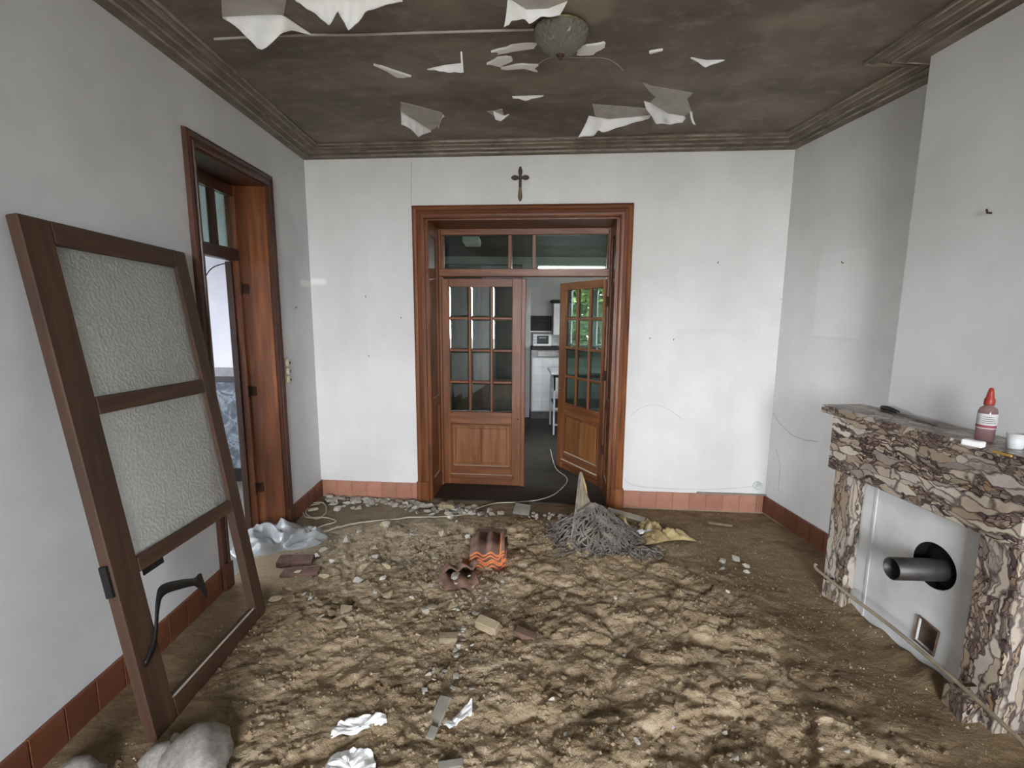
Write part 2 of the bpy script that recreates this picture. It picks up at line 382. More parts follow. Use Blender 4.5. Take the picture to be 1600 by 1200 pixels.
# ------------------------------------------------------------------ ground: dug soil over the room
PERM = rng.permutation(256); PERM = np.concatenate([PERM, PERM, PERM]); GA = rng.random(256)*2*pi; GX, GY = np.cos(GA), np.sin(GA)
def perlin(x, y):
    xi = np.floor(x).astype(int); yi = np.floor(y).astype(int); xf = x-xi; yf = y-yi; xi &= 255; yi &= 255
    u = xf*xf*xf*(xf*(xf*6-15)+10); v = yf*yf*yf*(yf*(yf*6-15)+10)
    def g(a, b, dx, dy):
        h = PERM[PERM[a]+b]; return GX[h]*dx+GY[h]*dy
    n00 = g(xi, yi, xf, yf); n10 = g(xi+1, yi, xf-1, yf); n01 = g(xi, yi+1, xf, yf-1); n11 = g(xi+1, yi+1, xf-1, yf-1)
    return (n00*(1-u)+n10*u)*(1-v)+(n01*(1-u)+n11*u)*v
JX = rng.random(4096); JY = rng.random(4096); JH = rng.random(4096)
def worley(x, y):
    xi = np.floor(x).astype(int); yi = np.floor(y).astype(int); best = np.full(x.shape, 9.0); hb = np.zeros(x.shape)
    for dx in (-1, 0, 1):
        for dy in (-1, 0, 1):
            cx = xi+dx; cy = yi+dy; k = (cx*73856093 ^ cy*19349663) & 4095
            d = np.hypot(cx+JX[k]-x, cy+JY[k]-y); m = d < best; best = np.where(m, d, best); hb = np.where(m, .35+.65*JH[k], hb)
    return best, hb
def sstep(a, b, x):
    t = np.clip((x-a)/(b-a), 0, 1); return t*t*(3-2*t)
def soil(x, y):
    """height, overhang and dampness of the dug ground"""
    x = np.asarray(x, float); y = np.asarray(y, float)
    wx = x+.06*perlin(x*4+9, y*4+3); wy = y+.06*perlin(x*4+31, y*4+17)
    amp = sstep(-1.62, -1.05, x)*(1-.85*sstep(1.15, 1.75, x+.25*(y-2.0)))*(1-.8*sstep(3.35, 3.75, y))
    amp = np.clip(amp, .12, 1)*(1-.55*np.clip(np.exp(-((x-1.05)/.5)**2-((y-3.25)/.22)**2), 0, 1))
    left = 1-sstep(-.2, .35, x+.15*(y-2))
    fine = perlin(x*38, y*46)*.6+perlin(x*80+7, y*90)*.4
    def dome(f, dep, sharp=.55):
        d, hgt = worley(wx*f+.15*perlin(x*f*1.7, y*f*1.7), wy*f*1.25+.15*perlin(x*f*1.7+9, y*f*1.7+5))
        return dep*hgt*np.clip(1-(d/.85)**2, 0, 1)**sharp
    clod = (dome(4.2, .062)*(1-left)+dome(4.2, .022)*left)+dome(9.5, .034)*(1-.2*left)+dome(21, .017)+dome(46, .008)+dome(85, .003)
    base = .015*perlin(x*1.1+3, y*1.1+8)+.03*sstep(3.4, 2.4, y)*sstep(-1.6, -1, x)*(1-sstep(1.2, 1.7, x))
    h = base+amp*(clod-.035)+fine*(.006*amp+.0012)
    h = h+.05*np.exp(-((x-1.93)/.09)**2)*sstep(1.6, 1.8, y)*(1-sstep(2.45, 2.6, y))*(.7+.8*perlin(x*9, y*9))
    h *= 1-.9*sstep(3.85, 4.0, y+.082*(x+1.735))
    h = h-.012*sstep(3.7, 3.95, y+.082*(x+1.735))
    damp = perlin(x*2.2+40, y*4.2+50)+.6*perlin(x*5+3, y*9+70)
    return h, clod*amp, damp
def soil_h(x, y): return float(soil(np.array([x]), np.array([y]))[0][0])
gx = np.arange(-1.80, 2.72, .0095); gy = np.concatenate([np.arange(RYB-.05, .85, .06), np.arange(.85, 4.16, .0085)])
X, Y = np.meshgrid(gx, gy); H, CL, DM = soil(X, Y)
Y2 = Y-.45*CL*(Y > .9); X2 = X-.1*CL
V = np.stack([X2.ravel(), Y2.ravel(), H.ravel()], 1); nx, ny = len(gx), len(gy)
ii = np.arange(ny-1)[:, None]*nx+np.arange(nx-1)[None, :]
Fc = np.stack([ii, ii+1, ii+nx+1, ii+nx], -1).reshape(-1, 4)
fx_, fy_ = V[Fc[:, 0], 0], V[Fc[:, 0], 1]                 # keep the soil inside the room
inside = (fx_ > -1.675-.060*(fy_-RYB)/7.44-.02) & (fx_ < 2.145+.1004*(3.82-fy_)+.02) & (fy_ < 4.14-.0825*(fx_+1.735)+.03) & (fy_ > RYB-.02)
Fc = Fc[inside]
me = bpy.data.meshes.new('soil'); me.vertices.add(len(V)); me.vertices.foreach_set('co', V.ravel())
me.loops.add(Fc.size); me.loops.foreach_set('vertex_index', Fc.ravel()); me.polygons.add(len(Fc))
me.polygons.foreach_set('loop_start', np.arange(0, Fc.size, 4)); me.polygons.foreach_set('loop_total', np.full(len(Fc), 4)); me.polygons.foreach_set('use_smooth', np.ones(len(Fc), bool))
me.update()
t = NT('dug_soil'); co = t.coords((1, 1.8, 1))
n1 = t.noise(co, 1.9, 10, .72, .8); n2 = t.noise(co, 9, 9, .7); n3 = t.noise(t.coords(), 60, 5, .7)
c = t.ramp(n2.outputs['Fac'], (.28, C('#958062')), (.5, C('#b59f81')), (.72, C('#dac8ad')))
c = t.mix(t.math('MULTIPLY', t.ramp(n1.outputs['Fac'], (.52, (0, 0, 0)), (.62, (1, 1, 1))), .72), c, C('#65533c'))
sp = t.add('ShaderNodeSeparateXYZ'); t.l.new(t.tc.outputs['Object'], sp.inputs[0])
def mr(v, a, b):
    m = t.add('ShaderNodeMapRange'); m.interpolation_type = 'SMOOTHSTEP'; t.l.new(v, m.inputs[0]); m.inputs[1].default_value = a; m.inputs[2].default_value = b; return m.outputs[0]
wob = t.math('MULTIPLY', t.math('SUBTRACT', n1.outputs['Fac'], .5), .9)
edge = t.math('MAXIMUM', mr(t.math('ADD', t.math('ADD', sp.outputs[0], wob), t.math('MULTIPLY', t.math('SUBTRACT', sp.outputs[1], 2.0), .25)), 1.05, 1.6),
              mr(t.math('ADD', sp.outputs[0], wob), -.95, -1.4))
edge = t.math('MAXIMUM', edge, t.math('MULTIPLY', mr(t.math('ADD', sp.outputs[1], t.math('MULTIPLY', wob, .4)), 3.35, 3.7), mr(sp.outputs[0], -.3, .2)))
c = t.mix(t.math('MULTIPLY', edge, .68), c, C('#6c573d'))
c = t.mix(t.math('MULTIPLY', t.ramp(n3.outputs['Fac'], (.60, (0, 0, 0)), (.75, (1, 1, 1))), .35), c, C('#c9bba0'))
gl_ = t.math('MULTIPLY', mr(sp.outputs[0], .1, -.6), mr(sp.outputs[1], 2.4, 3.1)); c = t.mix(t.math('MULTIPLY', gl_, .4), c, C('#97907f'))
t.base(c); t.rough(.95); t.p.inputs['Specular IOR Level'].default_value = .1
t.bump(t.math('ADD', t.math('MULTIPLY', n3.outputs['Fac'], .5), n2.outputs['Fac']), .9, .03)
so = obj('soil_ground', me, t.m, kind='stuff'); thing(so, 'dug-up brown soil in clods covering the whole room floor', 'soil')
FLOORM = pm('dirty_dark_floor', '#24211c', '#3a352d', 5, .6, .2)
bm = new(); box(bm, (-2.0, RYB-.4, -.2), (3.4, 4.2, -.06)); struct(obj('floor', bm, pm('subfloor', '#5b4b33', '#6d5b40', 4)))

# ------------------------------------------------------------------ double door in the back wall
prof_c = [(0, 0), (0, .030), (.012, .036), (.030, .036), (.034, .028), (.060, .024), (.066, .032), (.084, .040), (.100, .034), (.105, 0)]
def casing(root, a0, a1, zt, width=1.0, M3=(WV, WH, WV), foot=True):
    P = [(d*width, h*width) for d, h in prof_c]
    def path(k, d):
        return [(a0-d, -.03), (a0-d, zt+d), (a1+d, zt+d), (a1+d, -.03)][k]
    for k, nm in ((0, 'jamb_casing'), (1, 'head_casing'), (2, 'jamb_casing')):
        bm = new()
        A = [bm.verts.new((path(k, d)[0], -h, path(k, d)[1])) for d, h in P]; B = [bm.verts.new((path(k+1, d)[0], -h, path(k+1, d)[1])) for d, h in P]
        n = len(P)
        for q in range(n): bm.faces.new((A[q], A[(q+1) % n], B[(q+1) % n], B[q]))
        bm.faces.new(A[::-1]); bm.faces.new(B); obj(nm, bm, M3[k], root)
    if foot:
        w = .105*width
        for x0, x1 in ((a0-w-.004, a0+.002), (a1-.002, a1+w+.004)): bx('plinth_block', (x0, -.046, -.03), (x1, 0, .17), WV, root, bevel=.003)
d1 = struct(empty('door_1', FB.M)); d1['label'] = 'moulded oak surround of the double doorway with three-pane transom'
casing(d1, DA0, DA1, DZ)
DT = .40                                              # depth at which the leaves hang
for x0, x1, sg in ((DA0, DA0+.012, 1), (DA1-.012, DA1, -1)):
    ln = bx('reveal_lining', (x0, 0, -.03), (x1, .45, DZ), WV, d1)
    xa, xb = (x1, x1+.014) if sg > 0 else (x0-.014, x0)
    for y0, y1 in ((.0, .07), (.30, .37)): bx('lining_stile', (xa, y0, -.03), (xb, y1, DZ-.012), WV, ln, bevel=.003)
    for z0, z1 in ((-.03, .17), (.80, .90), (2.30, DZ-.012)): bx('lining_rail', (xa, .07, z0), (xb, .30, z1), WH, ln, bevel=.003)
    for z in (.17, .90): bx('dust_line', (min(xa, xb), .075, z), (max(xa, xb)-.002, .295, z+.002), DUST, ln)
bx('head_lining', (DA0, 0, DZ-.012), (DA1, .45, DZ), WH, d1)
for x0, x1 in ((DA0+.012, DA0+.042), (DA1-.042, DA1-.012)): bx('door_frame_post', (x0, DT-.03, -.03), (x1, .46, DZ-.012), WV, d1, bevel=.003)
bx('transom_rail', (DA0+.012, DT-.035, 1.985), (DA1-.012, .455, 2.055), WH, d1, bevel=.005)
tr = bx('transom_head', (DA0+.04, DT-.02, 2.352), (DA1-.04, .45, DZ-.012), WH, d1, bevel=.004)
for x0, x1 in ((DA0+.042, 1.072), (2.548, DA1-.042)): bx('transom_stile', (x0, DT-.015, 2.055), (x1, .445, 2.352), WV, d1, bevel=.003)
for x0, x1 in ((1.665, 1.700), (1.882, 1.917)): bx('transom_muntin', (x0, DT-.01, 2.055), (x1, .44, 2.352), WV, d1, bevel=.004)
for x0, x1 in ((1.072, 1.665), (1.70, 1.882), (1.917, 2.548)):
    bx('transom_pane', (x0, DT+.012, 2.055), (x1, DT+.017, 2.352), CLEAR, d1)
def pane_mesh(w, h, bev=.016, dep=.0023):
    """pane whose border is ground at an angle; front towards -y"""
    bm = new(); o = [(0, 0), (w, 0), (w, h), (0, h)]; i = [(bev, bev), (w-bev, bev), (w-bev, h-bev), (bev, h-bev)]
    O = [bm.verts.new((x, 0, z)) for x, z in o]; I = [bm.verts.new((x, dep, z)) for x, z in i]; B = [bm.verts.new((x, .006, z)) for x, z in o]
    bm.faces.new(I)
    for k in range(4):
        bm.faces.new((O[k], O[(k+1) % 4], I[(k+1) % 4], I[k])); bm.faces.new((O[(k+1) % 4], O[k], B[k], B[(k+1) % 4]))
    bm.faces.new(B[::-1]); m = mesh_of(bm, 'pane'); m.materials.append(PANE); return m
LW, LH, TH = .795, 1.97, .042
px0, px1, pz0, pz1 = .092, .682, .722, 1.895
mu = .026; pw = (px1-px0-2*mu)/3; ph = (pz1-pz0-3*mu)/4
pmesh = pane_mesh(pw+.008, ph+.008)
def leaf(M, mirror, label, knob):
    root = thing(empty('door_leaf', M), label, 'door')
    fx = (lambda x: LW-x) if mirror else (lambda x: x)
    def b(name, x0, x1, z0, z1, y0=0, y1=TH, mat=WV, bev=.003, par=root):
        a, c = sorted((fx(x0), fx(x1))); return bx(name, (a, y0, z0), (c, y1, z1), mat, par, bevel=bev)
    b('stile', 0, px0, 0, LH); b('stile', px1, LW, 0, LH)
    b('rail', px0, px1, pz1, LH, mat=WH); b('rail', px0, px1, .605, pz0, mat=WH); b('rail', px0, px1, 0, .172, mat=WH)
    for k in (1, 2): b('upright_muntin', px0+k*pw+(k-1)*mu, px0+k*(pw+mu), pz0, pz1, -.002, TH-.004, bev=.006)
    for k in (1, 2, 3):
        for j in range(3): b('cross_muntin', px0+j*(pw+mu), px0+j*(pw+mu)+pw, pz0+k*ph+(k-1)*mu, pz0+k*(ph+mu), .0, TH-.006, WH, .006)
    for j in range(3):
        for k in range(4):
            x = px0+j*(pw+mu)-.004; x = fx(x+pw+.008) if mirror else x
            obj('pane', pmesh, None, root, T(x, .017, pz0+k*(ph+mu)-.004))
    p = b('panel', px0, px1, .172, .605, .016, .03, PANEL, 0)
    for x0, x1 in ((px0, px0+.018), (px1-.018, px1)): b('moulding', x0, x1, .172, .605, -.003, .018, WV, .004, p)
    for z0, z1 in ((.172, .190), (.587, .605)): b('moulding', px0+.018, px1-.018, z0, z1, -.003, .018, WH, .004, p)
    cx = (px0+px1)/2
    b('field', px0+.045, cx-.002, .215, .562, .006, .018, PANEL, .008, p); b('field', cx+.002, px1-.045, .215, .562, .006, .018, PANEL, .008, p)
    b('dust_line', px0+.02, px1-.02, .190, .193, -.002, .014, DUST, 0, p)
    w = b('weather_bar', px0-.01, px1+.02, .065, .105, -.02, .0, WH, .006); b('dust_line', px0, px1+.01, .105, .108, -.017, -.002, DUST, 0, w)
    if not mirror: b('astragal', LW-.03, LW+.012, 0, LH, -.014, .0, WV, .005)
    bm = new(); lathe(bm, [(.003, 0), (.011, .002), (.014, .012), (.010, .024), (.003, .028)], 14, T(fx(LW-.05), 0, .86) @ Matrix.Rotation(pi/2, 4, 'X'))
    if knob: obj('knob', bm, BRASS, root, smooth=True)
    else:
        bm.free(); bm = new(); lathe(bm, [(.002, 0), (.009, .001), (.006, .004)], 10, T(fx(LW-.055), 0, .66) @ Matrix.Rotation(pi/2, 4, 'X')); obj('bolt_head', bm, RUST, root)
    return root
leaf(FB.M @ T(DA0+.002+.012, DT+.006, .0), False, 'closed oak door leaf with twelve small panes, left of the doorway gap', False)
lr = leaf(FB.M @ T(DA1-.016, DT+.012, .0) @ Matrix.Rotation(R(-57), 4, 'Z') @ T(-LW, 0, 0), True, 'oak door leaf with twelve panes standing ajar into the dark kitchen', True)
for z in (.35, 1.05, 1.72): bx('hinge', (DA1-.05, DT-.034, z), (DA1-.026, DT-.028, z+.09), RUST, d1)

# ------------------------------------------------------------------ side doorway, left wall
d2 = struct(empty('door_2', FL.M)); d2['label'] = 'dark wooden door surround in the left wall with a small-paned transom'
casing(d2, LA0, LA1, LZ, .72, (DV, DH, DV), foot=False)
for x0, x1 in ((LA0-.08, LA0+.002), (LA1-.002, LA1+.08)): bx('plinth_block', (x0, -.036, -.03), (x1, 0, .16), DV, d2, bevel=.003)
for x0, x1 in ((LA0, LA0+.012), (LA1-.012, LA1)): bx('reveal_lining', (x0, 0, -.03), (x1, .20, LZ), WV, d2)
bx('head_lining', (LA0, 0, LZ-.012), (LA1, .25, LZ), DH, d2)
for x0, x1 in ((LA0+.0, LA0+.035), (LA1-.035, LA1)): bx('door_frame_post', (x0, .20, -.03), (x1, .27, LZ-.012), WV, d2, bevel=.003)
for x0, x1 in ((LA1-.050, LA1-.036),): bx('door_stop', (x0, .245, 0), (x1, .29, 2.0), OV, d2, bevel=.002)
bx('transom_rail', (LA0+.03, .195, 2.005), (LA1-.03, .265, 2.085), DH, d2, bevel=.004)
bx('transom_head', (LA0+.03, .205, 2.44), (LA1-.03, .26, LZ-.012), DH, d2, bevel=.004)
for x0, x1 in ((LA0+.245, LA0+.28), (LA0+.50, LA0+.535)): bx('transom_muntin', (x0, .21, 2.085), (x1, .255, 2.44), DV, d2, bevel=.004)
for x0, x1 in ((LA0+.035, LA0+.245), (LA0+.28, LA0+.50), (LA0+.535, LA1-.035)): bx('transom_pane', (x0, .230, 2.085), (x1, .234, 2.44), CLEAR, d2)
for z in (.30, 1.04, 1.78):
    bm = new(); box(bm, (LA1-.015, .15, z), (LA1-.011, .20, z+.07)); tube(bm, [(LA1-.040, .196, z-.01), (LA1-.040, .196, z+.08)], .007, 8); obj('hinge', bm, RUST, d2)

# ------------------------------------------------------------------ door leaning on the left wall
B1 = Vector((-1.346, 1.585, .02)); T1 = Vector((-1.655, 1.640, 1.955)); w_ = (T1-B1).normalized()
u_v = Vector((-.014, .999, 0)); u_v = (u_v-w_*u_v.dot(w_)).normalized(); n_v = u_v.cross(w_)
ML = Matrix(((u_v.x, -n_v.x, w_.x, B1.x), (u_v.y, -n_v.y, w_.y, B1.y), (u_v.z, -n_v.z, w_.z, B1.z), (0, 0, 0, 1)))
ld = thing(empty('glazed_door', ML), 'old brown glazed door leaning against the left wall, lowest pane missing', 'door')
W2, H2, th2 = .83, 1.975, .042
def lb(nm, x0, x1, z0, z1, mat, y0=0, y1=th2, bev=.004): return bx(nm, (x0, y0, z0), (x1, y1, z1), mat, ld, bevel=bev)
lb('stile', 0, .118, 0, H2, OV); lb('stile', W2-.088, W2, 0, H2, OV)
for z0, z1 in ((0, .085), (.630, .692), (1.262, 1.330), (1.890, H2)): lb('rail', .118, W2-.088, z0, z1, OH, 0 if z0 else 0)
HAM = glass('hammered_glass', '#f4f5f3', 1.2, .22, .45, 85, opaque=.30, ocol='#eeeeea')
for z0, z1 in ((.692, 1.262), (1.330, 1.890)): lb('pane', .118, W2-.088, z0, z1, HAM, .018, .023, 0)
bx('lock_case', (-.012, .008, .60), (.0, .034, .72), BLACK, ld); lb('glass_shard', .15, .26, .60, .630, BLACK, .018, .022, 0)
bm = new(); pts = smooth_pts([(.03, -.006, .30), (.09, -.012, .36), (.15, -.004, .47), (.20, .004, .505), (.30, .004, .475), (.385, .006, .44), (.425, .012, .445)], 6)
prev = None
for i, p in enumerate(pts):
    wd = .010+.012*sin(pi*i/len(pts)); q = [bm.verts.new(p+Vector((0, dy, dz))) for dy, dz in ((-.003, -wd), (.003, -wd), (.003, wd), (-.003, wd))]
    if prev:
        for k in range(4): bm.faces.new((prev[k], prev[(k+1) % 4], q[(k+1) % 4], q[k]))
    else: bm.faces.new(q)
    prev = q
bm.faces.new(prev[::-1]); hs = obj('hanging_strip', bm, BPLAST, ld, smooth=True); hs['label'] = 'torn black rubber strip hanging in the empty pane'
bm = new(); prism(bm, [(.36, .445), (.43, .455), (.44, .36), (.425, .33), (.405, .39)], .004, .010, Matrix(((1, 0, 0, 0), (0, 0, 1, 0), (0, 1, 0, 0), (0, 0, 0, 1)))); obj('torn_strip_end', bm, BPLAST, ld)
bx('dust_line', (.12, .002, .085), (W2-.09, .012, .088), DUST, ld)

# ------------------------------------------------------------------ marble fireplace
MV = breccia('breccia_marble_upright', (27, 27, 4.6)); MH = breccia('breccia_marble_frieze', (8, 22, 30), (0, R(12), 0)); MT = breccia('breccia_marble_shelf', (12, 18, 24))
fp = thing(empty('fireplace', FF.M), 'mottled brown and cream marble fireplace surround on the right wall', 'fireplace')
for x0, x1 in ((0, .155), (.80, .955)): bx('leg', (x0, 0, -.05), (x1, .17, .79), MV, fp, bevel=.004)
bx('frieze', (-.015, -.035, .79), (.97, .17, 1.105), MH, fp, bevel=.005)
sh = bx('shelf', (-.05, -.085, 1.105), (1.005, .172, 1.15), MT, fp, bevel=.008)
t = NT('fireboard_white'); co = t.coords(); n = t.noise(co, 4, 5); n2 = t.noise(t.coords((6, 6, 1)), 3, 5, .7)
c = t.ramp(n.outputs['Fac'], (.3, C('#b9bab8')), (.65, C('#d3d4d3'))); c = t.mix(t.math('MULTIPLY', t.ramp(n2.outputs['Fac'], (.6, (0, 0, 0)), (.75, (1, 1, 1))), .35), c, C('#6d6157'))
t.base(c); t.rough(.6); t.bump(n.outputs['Fac'], .15, .01); FBD = t.m
# white board with a round flue hole and a small square vent hole
hc_, hr = (.585, .515), .105; sq = (.545, .655, .115, .245)
bm = new(); y0, y1 = .055, .067; N = 40
ring = [(hc_[0]+hr*cos(2*pi*k/N), hc_[1]+hr*sin(2*pi*k/N)) for k in range(N)]
xs = (.155, .80); zmid = .30
def quadring(outer, inner, y):
    O = [bm.verts.new((x, y, z)) for x, z in outer]; I = [bm.verts.new((x, y, z)) for x, z in inner]; n = len(O)
    for k in range(n): bm.faces.new((O[k], O[(k+1) % n], I[(k+1) % n], I[k]))
    return I
def rect_ring(x0, x1, z0, z1, c, N):
    out = []
    for k in range(N):
        a = 2*pi*k/N; dx, dz = cos(a), sin(a)
        tt = min(((x1-c[0])/dx if dx > 0 else (x0-c[0])/dx) if abs(dx) > 1e-6 else 9, ((z1-c[1])/dz if dz > 0 else (z0-c[1])/dz) if abs(dz) > 1e-6 else 9)
        out.append((c[0]+dx*tt, c[1]+dz*tt))
    return out
I1 = quadring(rect_ring(xs[0], xs[1], zmid, .79, hc_, N), ring, y0); I2 = [bm.verts.new((v.co.x, y1+.02, v.co.z)) for v in I1]
for k in range(N): bm.faces.new((I1[k], I1[(k+1) % N], I2[(k+1) % N], I2[k]))
sqp = [(sq[0], sq[2]), (sq[1]-.01, sq[2]-.01), (sq[1], sq[3]-.012), (sq[0]+.008, sq[3])]
J1 = quadring([(xs[0], -.05), (xs[1], -.05), (xs[1], zmid), (xs[0], zmid)], sqp, y0); J2 = [bm.verts.new((v.co.x, y1+.02, v.co.z)) for v in J1]
for k in range(4): bm.faces.new((J1[k], J1[(k+1) % 4], J2[(k+1) % 4], J2[k]))
# corners left open by the radial ring
for cx, cz in ((xs[0], zmid), (xs[1], zmid), (xs[0], .79), (xs[1], .79)):
    pr = rect_ring(xs[0], xs[1], zmid, .79, hc_, N); best = None
    for k in range(N):
        p, q = pr[k], pr[(k+1) % N]
        if abs(p[0]-q[0]) > 1e-5 and abs(p[1]-q[1]) > 1e-5 and (abs(p[0]-cx) < 1e-4 or abs(q[0]-cx) < 1e-4) and (abs(p[1]-cz) < 1e-4 or abs(q[1]-cz) < 1e-4): best = (p, q)
    if best: bm.faces.new([bm.verts.new((best[0][0], y0, best[0][1])), bm.verts.new((best[1][0], y0, best[1][1])), bm.verts.new((cx, y0, cz))])
fb = obj('fireboard', bm, FBD, fp); fb['label'] = 'white painted board closing the hearth'
bx('board_seam', (.235, .050, .02), (.247, .055, .785), FBD, fp)
bx('soot_backing', (.16, .12, -.05), (.795, .165, .785), BLACK, fp)
bm = new(); lathe(bm, [(hr-.002, 0), (hr-.002, .06)], 36, T(hc_[0], .055, hc_[1]) @ Matrix.Rotation(-pi/2, 4, 'X'), cap=False); obj('flue_collar', bm, BLACK, fp, smooth=True)
PM = Matrix.Translation((hc_[0]+.015, .12, hc_[1]-.015)) @ Vector((-.05, -1, .03)).to_track_quat('Z', 'Y').to_matrix().to_4x4()
bm = new(); lathe(bm, [(.050, 0), (.050, .27), (.047, .272), (.045, .27), (.045, .0)], 32, PM, cap=False)
po = obj('stove_pipe_stub', bm, pm('dark_pipe_steel', '#3c3a38', '#5a5754', 12, .5, .1, metal=.6), fp, smooth=True); po['label'] = 'dull grey stove pipe stub poking from the hole'
VR = pm('rusty_vent', '#3a2a20', '#6b5645', 20, .8, .3)
for p, q in zip(sqp, sqp[1:]+sqp[:1]):
    bm = new(); tube(bm, [(p[0], .05, p[1]), (q[0], .05, q[1])], .006, 4); obj('vent_rim', bm, VR, fp)
bx('vent_back', (sq[0], .07, sq[2]-.01), (sq[1], .08, sq[3]), VR, fp)
bm = new(); prism(bm, [(.795, 0), (.90, -.02), (.91, .06), (.80, .05)], -.04, .10, T(0, -.05, 0)); obj('broken_marble_foot', bm, MV, fp)

# things standing on the mantel shelf
def on_shelf(px, py, z=1.15):
    return at_z(px, py, z)
p = on_shelf(1537, 688)
BOT = glass('pinkish_bottle_glass', '#e6cdca', 1.0, .05, opaque=.45, ocol='#b89a98')
bt = thing(empty('bottle', p), 'clear bottle with red pointed cap and white label on the mantelpiece', 'bottle')
bm = new(); lathe(bm, [(.027, 0), (.030, .004), (.030, .118), (.026, .132), (.014, .142), (.014, .150)], 28); obj('body', bm, BOT, bt, smooth=True)
bm = new(); lathe(bm, [(.0305, .052), (.0308, .053), (.0308, .112), (.0305, .113)], 28, cap=False); la = obj('paper_label', bm, pm('bottle_label', '#b9b4b4', '#d3d0cf', 30), bt, smooth=True)
bm = new(); lathe(bm, [(.0309, .056), (.0312, .057), (.0312, .066), (.0309, .067)], 28, cap=False); obj('label_band', bm, pm('label_red', '#8c4650', '#a55b62', 20), la, smooth=True)
for k, z in enumerate((.076, .084, .092, .100)):
    bm = new(); tube(bm, [(.0312*cos(a), .0312*sin(a), z) for a in np.linspace(3.5, 4.9-.12*k, 10)], .0009, 4); obj('label_print', bm, BPLAST, la)
RED = pm('red_plastic', '#8a2d24', '#a63c30', 12, .4, .05)
bm = new(); lathe(bm, [(.016, .146), (.017, .150), (.017, .168), (.013, .176), (.010, .196), (.007, .212), (.003, .216)], 24); obj('cap', bm, RED, bt, smooth=True)
p = on_shelf(1585, 700)
cup = thing(empty('cup', p), 'small plain white cup at the right end of the mantelpiece', 'cup')
bm = new(); lathe(bm, [(.022, 0), (.024, .003), (.028, .058), (.026, .058), (.022, .006), (.002, .005)], 28, cap=False); obj('body', bm, WHITE, cup, smooth=True)
bm = new(); lathe(bm, [(.001, .0055), (.0215, .0055), (.023, .02), (.001, .02)], 20, cap=False); obj('dregs', bm, pm('cup_dregs', '#4a3a30', '#66564a', 20), cup)
p = on_shelf(1520, 697); bm = new(); box(bm, (-.032, -.017, 0), (.032, .017, .024)); 
thing(obj('plaster_block', bm, PAPER, M=T(*p) @ Matrix.Rotation(R(12), 4, 'Z') @ Matrix.Rotation(R(-78), 4, 'Z'), bevel=.004), 'small off-white block lying in front of the bottle', 'block')
kr = thing(empty('black_tool', FF.M @ T(.115, .135, 1.15) @ Matrix.Rotation(R(-9), 4, 'Z')), 'tool with black handle and dull flat blade on the mantel shelf', 'tool')
bm = new(); tube(bm, smooth_pts([(0, 0, .012), (.04, 0, .015), (.09, 0, .013), (.125, 0, .010)], 4), [.011, .012, .013, .013, .013, .013, .012, .012, .011, .010, .010, .009, .008], 10); obj('handle', bm, BPLAST, kr, smooth=True)
bm = new(); prism(bm, [(.12, -.008), (.22, -.016), (.36, -.018), (.385, 0), (.36, .012), (.12, .008)], .005, .009); obj('blade', bm, STEEL, kr)
bm = new(); lathe(bm, [(.003, 0), (.0122, .001), (.0122, .012), (.003, .013)], 10, T(.0, 0, .012) @ Matrix.Rotation(pi/2, 4, 'Y')); obj('handle_end', bm, BRASS, kr)
p = on_shelf(1566, 711); bm = new(); tube(bm, [(-.03, .003, .005), (.0, 0, .005), (.03, -.004, .005)], .005, 6)
thing(obj('pencil_stub', bm, pm('ochre_stub', '#a8823c', '#c29a50', 10), M=T(*p) @ Matrix.Rotation(R(-80), 4, 'Z')), 'short ochre pencil stub near the shelf edge by the cup', 'pencil')
p = on_shelf(1487, 688); bm = new(); bmesh.ops.create_icosphere(bm, subdivisions=1, radius=.007)
for v in bm.verts: v.co += Vector((random.uniform(-1, 1), random.uniform(-1, 1), random.uniform(-1, 1)))*.0015
thing(obj('plaster_crumb', bm, PAPER, M=T(p.x, p.y, p.z+.005)), 'tiny white plaster crumb on the marble shelf', 'crumb')
for o_, pts in (('hearth_pipe', [(1275, 886), (1277, 890), (1330, 932), (1400, 985), (1500, 1070), (1600, 1162), (1680, 1240)]),):
    P3 = [at_z(a, b, .165) for a, b in pts]; P3[0] = P3[1]+Vector((.012, .03, .02)); bm = new(); tube(bm, smooth_pts(P3, 5), .0085, 8)
    hp = empty(o_, P3[3]-Vector((0, 0, .165))); hp_m = obj('pipe', bm, pm('old_cream_pipe', '#8a7b66', '#b3a58e', 9, .6, .1), hp, M=Matrix.Translation(P3[3]-Vector((0, 0, .165))).inverted(), smooth=True)
    for ax in (.08, .87):
        lz = FF.M @ Vector((ax, 0, 0)); q = min(smooth_pts(P3, 12), key=lambda v: abs((FF.I @ v).x-ax)); ql = FF.I @ q
        bm = new(); box(bm, (ax-.008, min(ql.y, -.01)-.010, ql.z-.012), (ax+.008, .0, ql.z-.008), FF.M); obj('pipe_bracket', bm, RUST, hp, M=Matrix.Translation(P3[3]-Vector((0, 0, .165))).inverted())
    thing(hp, 'thin cream pipe running low along the front of the fireplace', 'pipe')

